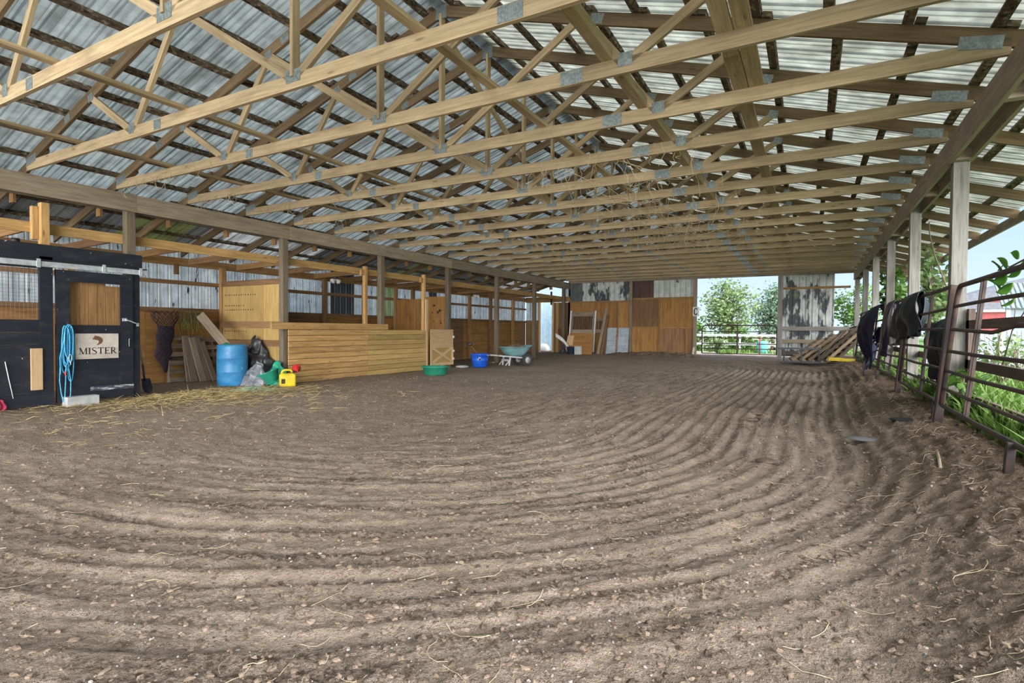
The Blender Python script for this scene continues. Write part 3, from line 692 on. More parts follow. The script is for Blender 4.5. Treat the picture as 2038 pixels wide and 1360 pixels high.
def letter(ch, y0, h, x):
    mb = MB(); T, t = .019, .008; z0 = .075; z1 = z0+h
    def st(y, w=T, a=z0, b=z1): ribbon(mb, [(y, a), (y, b)], w, x)
    def sf(y, z): serif(mb, y, z if z == z0 else z-.006, .038, x)
    if ch == 'M':
        st(y0+.012, t); st(y0+.096); ribbon(mb, [(y0+.012, z1), (y0+.054, z0+.004)], T, x); ribbon(mb, [(y0+.096, z1), (y0+.054, z0+.004)], t, x)
        sf(y0+.012, z0); sf(y0+.096, z0); sf(y0+.004, z1); sf(y0+.104, z1); return mb, .118
    if ch == 'I': st(y0+.016); sf(y0+.016, z0); sf(y0+.016, z1); return mb, .042
    if ch == 'S':
        c = [(.062, .80), (.055, .93), (.036, 1.0), (.016, .94), (.006, .80), (.014, .64), (.036, .52), (.058, .38), (.064, .22), (.054, .07), (.032, 0), (.012, .06), (.002, .22)]
        ribbon(mb, [(y0+a, z0+b*h) for a, b in c], [t, t, t, .011, .015, .018, .02, .018, .015, .011, t, t, t], x); return mb, .076
    if ch == 'T':
        st(y0+.042); ribbon(mb, [(y0, z1-.005), (y0+.084, z1-.005)], .010, x); ribbon(mb, [(y0+.003, z1), (y0+.003, z1-.026)], .006, x); ribbon(mb, [(y0+.081, z1), (y0+.081, z1-.026)], .006, x); sf(y0+.042, z0); return mb, .092
    if ch == 'E':
        st(y0+.014); sf(y0+.012, z0); sf(y0+.012, z1)
        for zz, ww in ((z0+.005, .068), (z0+h*.53, .050), (z1-.005, .064)): ribbon(mb, [(y0+.014, zz), (y0+ww, zz)], .009, x); ribbon(mb, [(y0+ww, zz-.012), (y0+ww, zz+.014)], .006, x)
        return mb, .080
    if ch == 'R':
        st(y0+.014); sf(y0+.014, z0); sf(y0+.010, z1)
        ribbon(mb, [(y0+.014, z1-.004), (y0+.04, z1-.004), (y0+.058, z1-.016), (y0+.060, z1-.032), (y0+.05, z1-.05), (y0+.02, z1-.056)], [.009, .009, .014, .018, .013, .008], x)
        ribbon(mb, [(y0+.036, z1-.054), (y0+.066, z0+.012), (y0+.084, z0+.003)], [.016, .017, .008], x); return mb, .085
y = .045
for ch in 'MISTER':
    mb, w = letter(ch, y, .105, .0182); mb.build('letter', M['signink'], sg); y += w+.006
hp = [(-.075, .030), (-.062, .052), (-.050, .070), (-.044, .088), (-.040, .102), (-.034, .086), (-.016, .082), (.010, .074), (.036, .060), (.056, .038), (.066, .010), (.064, -.022), (.050, -.052), (.022, -.074), (-.010, -.088),
      (-.024, -.082), (-.008, -.066), (.006, -.048), (.012, -.026), (.006, -.004), (-.010, .006), (-.028, .008), (-.040, .012), (-.050, .020), (-.062, .018), (-.070, .014)]
mb = MB(); mb.prism([(.0182, .305+a*1.02, .295+b*.86) for a, b in hp][::-1], (.0015, 0, 0)); mb.build('horse_head', M['horse'], sg)
for a, b in ((.035, .37), (.565, .375), (.035, .035), (.565, .03)):
    mb = MB(); mb.lathe([(.007, 0), (.007, .003), (.0, .004)], (0, 0, 0), 10, M=Matrix.Rotation(PI/2, 3, 'Y')); mb.build('screw', M['galv'], sg, (.0182, a, b))
tag(sg, 'whitewashed name sign with horse head and dark serif letters on black door', 'sign')
# blue rope
M['rope'] = blotch('bright blue rope', (.05, .36, .66), (.10, .50, .78), (40, 40, 40), .4, .6, .7)
rp = empty('lead_rope', (xd+.05, 3.972, 1.2)); rp.scale = (1, .82, 1)
def loop(y, z0, z1, w, x, n=28, lean=0):
    out = []
    for i in range(n):
        a = 2*PI*i/n; out.append((x+.008*math.sin(3*a), y+w*math.cos(a)*(1 if abs(math.cos(a)) < .7 else .95)+lean*math.sin(a), (z0+z1)/2+(z1-z0)/2*math.copysign(abs(math.sin(a))**.6, math.sin(a))))
    return out
for (y, a, b, w, x, ln) in ((-.03, -.68, .04, .045, .02, .01), (.01, -.55, .045, .055, .035, .015), (.045, -.52, .045, .05, .05, .0), (.02, -.60, .06, .075, .035, .02), (-.005, -.45, .02, .04, .06, -.01), (.065, -.82, .03, .05, .03, .01)):
    mb = MB(); mb.tube(loop(y, a, b, w, x, 28, ln), .0092, 8, True); mb.build('coil', M['rope'], rp)
for pts in ([(.03, -.045, -.3), (.03, -.10, -.55), (.03, -.115, -.8), (.03, -.09, -1.0), (.03, -.06, -1.13), (.04, -.02, -1.175), (.05, .02, -1.15), (.05, .045, -1.0), (.05, .05, -.8), (.04, .02, -.6), (.04, 0, -.4)],
            [(.05, -.02, -.55), (.05, -.03, -.8), (.05, -.045, -1.05), (.05, -.03, -1.18), (.05, .01, -1.17)], [(.04, -.02, -.05), (.05, -.06, -.22), (.04, -.11, -.45), (.035, -.1, -.7)]):
    q = []
    for i in range(len(pts)-1):
        for t in (0, .33, .66): q.append(Vector(pts[i]).lerp(Vector(pts[i+1]), t))
    q.append(Vector(pts[-1])); mb = MB(); mb.tube(q, .009, 8); mb.build('tail', M['rope'], rp)
mb = MB(); mb.tube([(.085, .03+.022*math.cos(a), -.45+.05*math.sin(a)) for a in [i*PI/8 for i in range(16)]], .006, 6, True); mb.tube([(.085, .03, -.5), (.085, .035, -.56)], .009, 6); mb.build('snap_hook', M['galv'], rp)
M['redtape'] = plain('red tape', (.5, .06, .06), .6); mb = MB(); mb.tube([(.05, -.03, -.66), (.05, -.032, -.72)], .015, 8); mb.build('tape', M['redtape'], rp)
tag(rp, 'bright blue lead rope coiled and hanging on the black door', 'rope')
mb = MB(); mb.box((0, 0, 0), (.02, .012, .12)); mb.box((.03, .0, .06), (.06, .012, .012)); o = mb.build('rope_hook', M['rust'], None, (xd+.03, 4.0, 1.23)); tag(o, 'small metal hook holding the blue rope', 'hook')
# pale stick leaning on the black boards and a bit of red cloth at the foot
mb = MB(); mb.tube([(XL+.03, 3.27, .72), (XL+.035, 3.31, .45), (XL+.05, 3.35, .18)], .006, 6); M['white'] = plain('off white', (.75, .74, .72), .6, 0, .08)
tag(mb.build('whip', M['white']), 'thin pale whip leaning against the black boards', 'whip')
M['redcloth'] = plain('faded red cloth', (.42, .04, .09), .9)
mb = MB(); mb.grid(lambda u, v: (XL+.03+.03*v+.015*math.sin(u*9), 3.17+u*.09+.02*math.sin(v*5), .02+.20*v*(1-.3*u)), 8, 10)
tag(mb.build('rag', M['redcloth'], solid=.006), 'small red rag at the foot of the black boards', 'cloth')
# yellow timber stub above the black beam
st = empty('timber_stub', (XL-.13, 3.76, 2.44))
mb = MB(); mb.box2((-.02, -.03, 0), (.10, .075, .66)); mb.build('stub_board', W['yellow'], st, bevel=.005); mb = MB(); mb.box2((-.07, -.11, .10), (.02, -.032, .60)); mb.build('stub_board', W['yellow'], st, bevel=.005)
tag(st, 'yellow double timber stub standing on the black beam', 'timber')
# yellow front posts
for y, z0, lab in ((10.56, .05, 'yellow pine post behind the capped end of the pale board wall'), (13.0, .02, 'tall yellow pine post at the end of the pale board wall')):
    p = empty('front_post', (XL-.10, y, z0)); mb = MB(); mb.box2((-.05, -.045, 0), (.05, .045, 2.86-z0)); mb.build('post_shaft', W['yellow'], p, bevel=.005)
    mb = MB(); mb.box2((-.04, -.16, 2.62-z0), (.03, -.047, 2.76-z0)); mb.build('nailer', W['yellow'], p); tag(p, lab, 'post', 'yellow front posts')
# ------------------------------------------------------------------ pale board stall wall with cap rail
bw = empty('board_wall', (XL+.02, 8.1, 0)); nr = 9; zt, zb = 1.20, .0
for i in range(nr):
    z0 = zb+i*(zt-zb)/nr; dz = (zt-zb)/nr
    jo = 10.52+(.03 if i % 2 else -.02)
    for a, b, c in ((8.07, jo, i), (jo+.006, 12.93, i+1)):
        mb = MB(); mb.box2((0, a-8.1, z0+.004), (.028+random.uniform(-.004, .004), b-8.1, z0+dz-.004)); mb.build('board', W[['yellow', 'amber', 'osb', 'yellow', 'orangelight'][(c*7+i*3) % 5]], bw, bevel=.005)
mb = MB(); mb.box2((.02-.02, 7.62-8.1, 1.205), (.055, 11.25-8.1, 1.355)); mb.build('cap_rail', W['yellow'], bw, bevel=.005)
mb = MB(); mb.box2((-.02, 12.94-8.1, -.0), (.035, 13.03-8.1, 2.12)); mb.build('end_board', W['tan'], bw)
tag(bw, 'pale yellow horizontal board stall wall with a cap rail', 'wall')
# partitions between stalls
pt = empty('partition', (XB, 8.03, .02)); w = 2.14
for i, (a, b, mt) in enumerate(((.12, 1.0, 'osb'), (1.003, 1.62, 'osb'), (1.623, w, 'osb'))):
    for z0, z1 in ((.0, .93), (.935, 2.22)):
        mb = MB(); mb.box2((a, 0, z0), (b, .018, z1)); mb.build('sheet', W[mt], pt)
for z0, z1, mt in ((2.19, 2.31, 'plybrown'), (1.21, 1.36, 'plybrown'), (.80, .93, 'plybrown'), (.1, .22, 'plybrown')):
    mb = MB(); mb.box2((.115, -.04, z0), (w+.05, -.002, z1)); mb.build('rail', W[mt], pt)
M['holes'] = plain('dark chewed holes', (.06, .04, .025), .9)
mb = MB()
for z, n0 in ((1.98, 14), (1.63, 13), (1.13, 10), (1.73, 9), (.72, 9)):
    for j in range(n0): mb.lathe([(.0, -.001), (random.uniform(.014, .019), -.001), (.008, .002), (0, .003)], (.22+j*.085+random.uniform(-.006, .006), -.001, z+random.uniform(-.004, .004)), 7, M=Matrix.Rotation(PI/2, 3, 'X'))
mb.build('bolt_holes', M['holes'], pt)
tag(pt, 'tan board partition with rows of dark holes between two stalls', 'partition')
p2 = empty('partition', (XB, 14.25, .05))
for a, b, z1, mt in ((.12, 1.20, 2.18, 'ply'), (1.21, 2.14, 2.24, 'ply')):
    mb = MB(); mb.box2((a, 0, 0), (b, .018, z1)); mb.build('sheet', W[mt], p2)
mb = MB()
for i in range(16): mb.lathe([(.0, -.001), (random.uniform(.02, .045), -.001), (.012, .002), (0, .002)], (random.uniform(1.3, 2.1), -.001, random.choice([1.45, 1.75, 1.85, 1.95])+random.uniform(-.1, .05)), 8, M=Matrix.Rotation(PI/2, 3, 'X'))
mb.build('dark_knots', M['holes'], p2)
tag(p2, 'orange plywood partition of two sheets between two stalls', 'partition')
# half door
hd = empty('half_door', (XL+.03, 13.16, .10))
mb = MB(); mb.box2((0, 0, .02), (.018, 1.17, 1.10)); mb.build('panel', W['osb'], hd)
mb = MB(); mb.box2((.018, 0, .55), (.03, 1.17, 1.12)); mb.build('upper_sheet', W['tan'], hd)
for n_, a, b in (('rail', (.0, .0), (1.17, .09)), ):
    mb = MB(); mb.box2((.018, a[0], a[1]), (.045, b[0], b[1])); mb.build(n_, W['tan'], hd)
for y0, y1 in ((0, .07), (1.10, 1.17)):
    mb = MB(); mb.box2((.018, y0, .09), (.042, y1, .55)); mb.build('stile', W['tan'], hd)
for s in (0, 1):
    mb = MB(); a = (.03+.014*s, .09, .1) if s == 0 else (.044, 1.08, .1); b = (.03, 1.08, .54) if s == 0 else (.044, .09, .54)
    mb.beam(a, b, .075, .014, (1, 0, 0)); mb.build('cross_brace', W['tan'], hd)
for z in (.15, .40, .85):
    mb = MB(); mb.box2((.02, 1.14, z), (.055, 1.21, z+.07)); mb.build('hinge', M['white'], hd, bevel=.004)
tag(hd, 'pale half door with an X brace beside the square post', 'door')
# lamps under the joists
def lamp(x, y, z, label):
    r = empty('ceiling_lamp', (x, y, z)); mb = MB(); mb.lathe([(.05, .06), (.06, .05), (.06, 0), (.045, -.01)], n=16); mb.build('base', M['rust'], r)
    for s in (-1, 1):
        mb = MB(); Mx = Matrix.Rotation(s*.9, 3, 'X'); mb.lathe([(.02, 0), (.025, -.03), (.06, -.07), (.075, -.11), (.055, -.13), (.0, -.135)], (0, s*.03, -.01), 14, M=Mx); mb.build('shade', M['white'], r)
    mb = MB(); mb.lathe([(.0, -.01), (.03, -.02), (.02, -.05), (0, -.055)], n=10); mb.build('sensor', M['white'], r); return tag(r, label, 'lamp', 'twin stall lamps')
lamp(-11.5, 3.87, 2.62, 'small white twin lamp hanging left of the yellow timber stub'); lamp(-11.5, 10.73, 2.60, 'small white twin lamp above the pale board wall'); lamp(-11.5, 17.9, 2.60, 'small white twin lamp above the wheelbarrow')
# ------------------------------------------------------------------ things standing in and before the stalls
def icos(r, c, seed, sq=(1, 1, 1), n=8, m=6, amp=.2):
    rg = random.Random(seed); a1 = [rg.uniform(0, 6.28) for _ in range(4)]
    vs = []; fs = []
    for j in range(m+1):
        th = PI*j/m
        for i in range(n):
            ph = 2*PI*i/n; k = 1+amp*(math.sin(2*ph+a1[0])*math.sin(th)+math.sin(3*th+a1[1])*.6+.5*math.sin(3*ph+a1[2]+2*th))
            vs.append((c[0]+r*k*math.sin(th)*math.cos(ph)*sq[0], c[1]+r*k*math.sin(th)*math.sin(ph)*sq[1], c[2]+r*k*math.cos(th)*sq[2]))
    for j in range(m):
        for i in range(n): fs.append((j*n+i, (j+1)*n+i, (j+1)*n+(i+1) % n, j*n+(i+1) % n))
    return vs, fs
# hay net bag hanging on the back wall
M['net'] = blotch('dark purple net cord', (.018, .015, .03), (.05, .03, .04), (20, 20, 20), .4, .6, .9)
hn = empty('hay_net', (XB+.16, 6.66, 1.58))
mb = MB()
def netp(a, t):   # gathered bag: angle a round, t from neck (0) to tip (1)
    r = .25*(1-.34*float(sst(.10, .34, t)))*(1 if t < .75 else max(.12, 1-(t-.75)*3.6)); return (.02+.06*math.sin(a)*r/.19*.9, r*math.cos(a)*(1+.14*math.sin(t*19+a*2))+.025*math.sin(t*7), -1.32*t+.02*math.sin(a*3)*t)
for s in (1, -1):
    for k in range(12):
        mb.tube([netp(2*PI*k/12+s*t*5.2, t) for t in [i/22 for i in range(23)]], .0065, 5)
mb.build('mesh', M['net'], hn)
mb = MB(); mb.grid(lambda u, v: tuple(Vector(netp(2*PI*u, .25+.72*v))*1.0*Vector((1, 1, 1)).x - Vector((0, 0, 0))) if True else None, 14, 16); mb.build('liner', M['net'], hn, solid=.004)
for s in (-1, 1):
    mb = MB(); mb.tube([(0, .13*s, -.05), (.0, .20*s, .0), (0, .22*s, .03)], .008, 6); mb.build('cord', M['net'], hn)
tag(hn, 'dark purple empty hay net hanging on the plywood', 'hay net')
M['hay'] = blotch('dry hay', (.55, .43, .20), (.40, .30, .12), (30, 30, 30), .4, .6, .9)
M['haygreen'] = blotch('greenish hay', (.34, .30, .10), (.20, .19, .06), (30, 30, 30), .4, .6, .9)
def strands(mb, n, f, r=.0025, seed=1):
    rg = random.Random(seed)
    for i in range(n):
        p, d, L = f(rg); d = Vector(d).normalized(); q = d.orthogonal().normalized()*L*rg.uniform(-.2, .2)
        mb.tube([p, Vector(p)+d*L*.5+q, Vector(p)+d*L], [r, r, r*.5], 3, cap=False, smooth=False)
ht = empty('hay_rack', (XB+.14, 7.26, 1.62)); mb = MB()
strands(mb, 260, lambda g: ((g.uniform(-.04, .06), g.uniform(-.24, .24)*1, g.uniform(-.22, 0)), (g.uniform(-.2, .3), g.uniform(-.5, .5), -1), g.uniform(.15, .38)), .004, 4); mb.build('hay', M['haygreen'], ht)
mb = MB()
for k in range(7): y = -.26+k*.087; mb.tube([(0, y, .02), (.07, y, -.08), (.06, y*.8, -.22)], .005, 5)
mb.tube([(0, -.28, .02), (0, .28, .02)], .007, 5); mb.tube([(.07, -.28, -.08), (.07, .28, -.08)], .006, 5); mb.build('frame', M['rust'], ht)
tag(ht, 'wire rack with a tuft of greenish hay on the plywood', 'hay rack')
# shovel
sh = empty('shovel', (-10.42, 5.22, .0)); M['handle'] = W['tan']
mb = MB(); mb.tube([(.0, -.09, 1.45), (-.08, .07, .55)], .016, 8); mb.build('handle', W['grey'], sh)
mb = MB(); mb.tube([(-.08, .07, .56), (-.10, .10, .36), (-.11, .12, .26)], [.02, .019, .016], 8); mb.build('socket', M['black'], sh)
def blade(u, v):
    w = .115*(1 if v < .55 else math.sqrt(max(0, 1-((v-.55)/.45)**2)))*(.8+.2*v); s = (u-.5)*2
    return (-.11-.02*v+.03*s*s, .12+s*w*.8+.06*v, .27-.27*v+.03)
mb = MB(); mb.grid(blade, 8, 10); mb.build('blade', M['black'], sh, solid=.004)
tag(sh, 'shovel with a black blade leaning behind the black post', 'shovel')
# pallets standing on edge and loose boards
def pallet(parent_loc, w=1.05, h=1.1, seed=1, mat='pallet', nsl=6, name='pallet'):
    r = empty(name, parent_loc); rg = random.Random(seed)
    for k in range(3):
        x = -w/2+.02+k*(w-.04)/2; mb = MB(); mb.box((x, 0, h/2), (.04, .09, h)); mb.build('stringer', W[mat], r)
    for side in (-1, 1):
        n = nsl if side < 0 else 3
        for k in range(n):
            z = .05+k*(h-.1)/(n-1)+rg.uniform(-.01, .01); mb = MB(); mb.box((0, side*.054, z), (w, .016, .095)); mb.build('slat', W[mat], r)
    return r
p = pallet((-12.30, 7.12, .02), .80, 1.03, 3); p.rotation_euler = (math.radians(-5), 0, PI/2); tag(p, 'grey pallet standing on edge, rungs showing left of the loose boards', 'pallet', 'pallets in the stall')
p = pallet((-12.20, 7.70, .02), .62, .97, 5); p.rotation_euler = (math.radians(-8), 0, PI/2); tag(p, 'grey pallet standing on edge behind the blue barrel', 'pallet', 'pallets in the stall')
for i, (a, b, w, m, lab) in enumerate((((-12.10, 7.03, .02), (-12.33, 7.06, 1.0), .06, 'pallet', 'thin dark board leaning on the pallet, left of the wide ones'), ((-12.04, 7.13, .02), (-12.30, 7.10, 1.04), .16, 'pallet', 'wide grey board leaning on the pallet, first right of the rungs'),
        ((-11.98, 7.29, .02), (-12.27, 7.21, 1.0), .13, 'grey', 'pale grey board leaning on the pallet, third right of the rungs'), ((-11.93, 7.40, .02), (-12.24, 7.30, .98), .13, 'pallet', 'brown grey board leaning left of the barrel'), ((-11.88, 7.52, .02), (-12.2, 7.40, .90), .11, 'pallet', 'brown board leaning mostly behind the barrel'))):
    plank(a, b, w, .03, W[m], lab, 'board', 'loose_board', 'loose boards on the pallets', up=(1, 0, .25))
# blue barrel with a plank stuck in it
M['blue'] = blotch('blue plastic barrel', (.03, .22, .48), (.06, .30, .57), (2.5, 2.5, 5), .4, .65, .42, 0, ((.30, .48, .62), (7, 7, 7), .62, .72))
br = empty('barrel', (-10.78, 7.2, 0))
pf = [(.0, .0), (.26, 0), (.285, .02), (.293, .12), (.298, .29), (.302, .30), (.298, .312), (.30, .45), (.299, .58), (.303, .59), (.298, .602), (.296, .72), (.292, .82), (.287, .865), (.281, .868), (.279, .85), (.285, .72), (.285, .10), (0, .09)]
mb = MB(); mb.lathe(pf, n=40); mb.build('body', M['blue'], br)
tag(br, 'blue open plastic barrel beside the leaning boards', 'barrel')
plank((-10.72, 7.28, .55), (-12.25, 7.40, 1.52), .19, .035, W['grey'], 'grey plank slanting up out of the blue barrel', 'board', 'plank', up=(.3, -.9, .5))
M['greenp'] = blotch('green plastic', (.015, .33, .20), (.03, .24, .16), (5, 5, 5), .4, .65, .4)
mb = MB(); mb.grid(lambda u, v: (-10.83+.13*(u-.5)*2, 7.1+.1*(v-.5)*2+.03*math.sin(u*7), .85+.06*math.sin(u*PI)*math.sin(v*PI)+.012*math.sin(u*17+v*9)), 10, 10)
tag(mb.build('plastic_bag', M['greenp'], solid=.004), 'green plastic scrap at the rim of the blue barrel', 'bag')
# crumpled tarps
M['tarp'] = blotch('black tarp', (.022, .022, .026), (.06, .06, .07), (5, 5, 5), .4, .7, .38)
M['tarpgrey'] = blotch('silver grey tarp', (.27, .29, .33), (.08, .085, .10), (3, 3, 3), .42, .62, .36)  # pale and dark patches paint the sheen of the folds
def crumple(cx, cy, rx, ry, h, seed, peak=1.0, nu=34, nv=26, skew=(0, 0)):
    o = VNoise(seed)
    def f(u, v):
        a = 2*PI*u; r = v
        bx = cx+rx*r*math.cos(a)*(1+.15*math.sin(3*a+seed)); by = cy+ry*r*math.sin(a)*(1+.15*math.cos(2*a+seed))
        n = float(o.fbm(np.array([bx*6+50]), np.array([by*6+50]), 3, .6)[0]); rid = abs(n-.5)*2
        z = h*(1-r**1.4)*peak*(.72+.9*(n-.3)) + .10*rid*(1-r) + .015
        return (bx+.05*(n-.5)*2+skew[0]*z, by+.05*(rid-.5)+skew[1]*z, max(z, .012))
    return f
def heapsheet(xs, hs, y0, y1, seed, fold=.09, lean=0):
    o = VNoise(seed)
    def f(u, v):
        x = xs[0]+(xs[-1]-xs[0])*u; H = float(np.interp(x, xs, hs)); y = y0+(y1-y0)*v
        n = float(o.fbm(np.array([x*5+9]), np.array([v*4+3]), 4, .6)[0])-.5; r_ = abs(float(o.fbm(np.array([x*3.3+40]), np.array([v*2.2+8]), 3, .6)[0])-.5)
        z = H*v**.75*(1+.5*n)+fold*(.5-r_*4)*v*(1-v)*4*.5; e = math.sin(PI*u)**.5 if 0 < u < 1 else 0
        return (x+.10*n, y-fold*1.3*(n+.4*r_)-.1*(1-v)*e*r_+.035*math.sin(x*34+3*v+seed), max(.012, z*(.25+.75*e)))
    return f
mb = MB(); mb.grid(heapsheet((-11.5, -11.0, -10.75, -10.35, -10.0), (1.08, 1.0, .82, .48, .25), 7.35, 7.93, 21, .13), 64, 34); tag(mb.build('tarp', M['tarp'], solid=.004), 'crumpled black tarp heaped against the tan partition', 'tarp')
mb = MB(); mb.grid(heapsheet((-10.62, -10.4, -10.2, -9.98), (.5, .55, .42, .2), 7.22, 7.52, 33, .13), 50, 26); tag(mb.build('tarp', M['tarpgrey'], solid=.004), 'silver grey tarp bunched right of the blue barrel', 'tarp')
mb = MB(); mb.grid(heapsheet((-10.36, -10.2, -10.0, -9.84), (.46, .50, .42, .3), 7.55, 7.86, 41, .08), 36, 22); tag(mb.build('tarp', M['greenp'], solid=.004), 'dark green cloth lying over the tipped green tub', 'cloth')
gt = empty('feed_tub', (-10.08, 7.56, .17)); Mx = Matrix.Rotation(math.radians(20), 3, Vector((.75, -.65, 0)))
mb = MB(); mb.lathe([(0, -.14), (.155, -.14), (.17, -.12), (.205, .10), (.222, .115), (.222, .13), (.20, .128), (.185, .08), (.16, -.11), (0, -.12)], n=30, M=Mx); mb.build('tub_shell', M['greenp'], gt)
tag(gt, 'green feed tub tilted beside the grey tarp, cloth piled over it', 'tub')
# yellow jerry can with a red funnel
M['yel'] = blotch('yellow plastic', (.78, .60, .02), (.66, .48, .02), (5, 5, 5), .4, .7, .4); M['red'] = plain('red plastic', (.55, .03, .03), .4)
jc = empty('jerry_can', (-9.62, 7.66, .0), math.radians(58)); 
def rrect(w, d, r=.03, n=5):
    out = []
    for cx, cy, a0 in ((w/2-r, d/2-r, 0), (-w/2+r, d/2-r, PI/2), (-w/2+r, -d/2+r, PI), (w/2-r, -d/2+r, 1.5*PI)):
        for i in range(n): a = a0+PI/2*i/(n-1); out.append((cx+r*math.cos(a), cy+r*math.sin(a)))
    return out
mb = MB(); lv = [(.28, .15, 0), (.315, .175, .012), (.32, .18, .03), (.32, .18, .22), (.315, .175, .25), (.27, .15, .275), (.26, .14, .28)]; vs = []; fs = []; n = 20
for w_, d_, z in lv: vs += [(x, y, z) for x, y in rrect(w_, d_, .035)]
for j in range(len(lv)-1):
    for i in range(n): fs.append((j*n+i, j*n+(i+1) % n, (j+1)*n+(i+1) % n, (j+1)*n+i))
fs += [tuple(range(n-1, -1, -1)), tuple((len(lv)-1)*n+i for i in range(n))]; mb.add(vs, fs, None, True); mb.build('body', M['yel'], jc)
mb = MB(); mb.tube([(-.11, 0, .27), (-.10, 0, .325), (-.05, 0, .35), (.05, 0, .35), (.09, 0, .325), (.10, 0, .27)], .024, 10); mb.build('handle', M['yel'], jc)
mb = MB(); mb.tube([(.10, .0, .27), (.12, 0, .335)], .03, 12); mb.build('cap', M['tarp'], jc)
mb = MB(); mb.box((-.09, -.0915, .12), (.075, .004, .10)); mb.build('side_recess', M['holes'], jc, bevel=.002)
tag(jc, 'yellow jerry can before the end of the pale board wall', 'jerry can')
fu = empty('funnel', (-9.50, 7.80, .36)); mb = MB(); Mx = Matrix.Rotation(math.radians(-75), 3, Vector((.5, .8, 0)))
mb.lathe([(.012, -.16), (.018, -.06), (.022, -.05), (.088, .05), (.092, .065), (.086, .062), (.018, -.045), (.008, -.15)], n=20, M=Mx); mb.build('cone', M['red'], fu)
mb = MB(); mb.tube([(.0, .0, .05), (.03, .02, .11), (.06, .0, .06)], .008, 6); mb.build('spout_loop', M['red'], fu)
tag(fu, 'red funnel resting on the yellow jerry can', 'funnel')
# twine, loose hay, straw on the ground
M['twine'] = blotch('pale green baling twine', (.36, .56, .36), (.48, .62, .44), (20, 20, 20), .4, .6, .8)
mb = MB(); rg = random.Random(5)
for i in range(110):
    cx, cy = rg.gauss(-9.5, .17), rg.gauss(6.80, .17); a = rg.uniform(0, 6.28); L = rg.uniform(.15, .45); k = rg.uniform(-3, 3); pts = []
    for j in range(7):
        t = j/6; x = cx+L*(t-.5)*math.cos(a+k*t); y = cy+L*(t-.5)*math.sin(a+k*t); pts.append((x, y, fz(x, y)+.012+.07*math.exp(-((x+9.55)**2+(y-6.8)**2)*14)*rg.random()))
    mb.tube(pts, .0035, 4)
tag(mb.build('baling_twine', M['twine']), 'tangle of pale green baling twine before the blue barrel', 'twine', None, 'stuff')
mb = MB(); rg = random.Random(8)
def hayspot(g):
    while True:
        x, y = g.uniform(-10.3, -6.2), g.uniform(2.6, 8.2)
        if g.random() < math.exp(-((x+9.6)/1.1)**2-((y-5.9)/1.5)**2) or g.random() < .035: break
    return (x, y, fz(x, y)+.006+g.random()*.02), (g.uniform(-1, 1), g.uniform(-1, 1), g.uniform(-.12, .2)), g.uniform(.05, .22)
strands(mb, 2600, hayspot, .0028, 8)
tag(mb.build('loose_hay', M['hay']), 'dry yellow hay scattered on the ground before the stalls', 'hay', None, 'stuff')
# green tub, blue bucket, dipper
def tub(name, loc, prof, mat, label, cat, n=32):
    r = empty(name, loc); mb = MB(); mb.lathe(prof, n=n); mb.build('shell', mat, r); tag(r, label, cat); return r
r = tub('feed_tub', (-8.87, 11.78, .0), [(0, 0), (.28, 0), (.30, .02), (.335, .20), (.355, .205), (.358, .23), (.34, .232), (.32, .20), (.285, .03), (0, .025)], M['greenp'], 'low round green feed tub before the half door', 'tub')
for a in (.6, 3.74):
    mb = MB(); mb.tube([(.35*math.cos(a-.18), .35*math.sin(a-.18), .20), (.385*math.cos(a-.1), .385*math.sin(a-.1), .19), (.385*math.cos(a+.1), .385*math.sin(a+.1), .19), (.35*math.cos(a+.18), .35*math.sin(a+.18), .20)], .011, 7); mb.build('handle', M['greenp'], r)
M['bluep'] = blotch('royal blue plastic', (.012, .09, .62), (.02, .14, .74), (5, 5, 5), .4, .65, .35)
r = tub('bucket', (-9.33, 14.75, .02), [(0, 0), (.22, 0), (.232, .015), (.262, .20), (.268, .205), (.272, .225), (.268, .23), (.29, .385), (.305, .39), (.305, .43), (.29, .432), (.25, .20), (.215, .02), (0, .018)], M['bluep'], 'royal blue muck bucket standing near the wheelbarrow', 'bucket')
mb = MB(); c = Vector((.10, -.25, 0))
for (y0, z0, y1, z1) in ((-.05, .24, .02, .33), (-.03, .24, .04, .30), (.0, .24, .05, .28)): mb.box2((.155+y0*.9, -.252-.0, z0), (.155+y1*.9, -.246, z1))
mb.build('white_mark', M['white'], r)
for s in (-1, 1):
    mb = MB(); mb.tube([(.29*s, -.05, .40), (.33*s, -.03, .38), (.33*s, .03, .38), (.29*s, .05, .40)], .010, 6); mb.build('handle', M['white'], r)
dp = empty('dipper', (-9.33, 14.75, .25)); mb = MB(); mb.tube([(.0, .0, .0), (-.14, -.04, .27), (-.27, -.08, .44)], .009, 6); mb.build('handle', W['orange'], dp)
mb = MB(); v, f_ = icos(.085, (-.32, -.10, .50), 3, (1, .8, .75), 12, 8, .05); mb.add(v, f_, None, True); mb.build('head', M['tarp'], dp); tag(dp, 'long handled black brush standing in the blue bucket', 'brush')
# wheelbarrow
wb = empty('wheelbarrow', (-8.95, 16.35, .0), math.radians(60)); M['teal'] = blotch('weathered teal plastic', (.16, .36, .38), (.26, .44, .45), (3, 3, 5), .4, .65, .45); M['alu'] = plain('pale grey frame', (.62, .62, .63), .5, .1, .06)
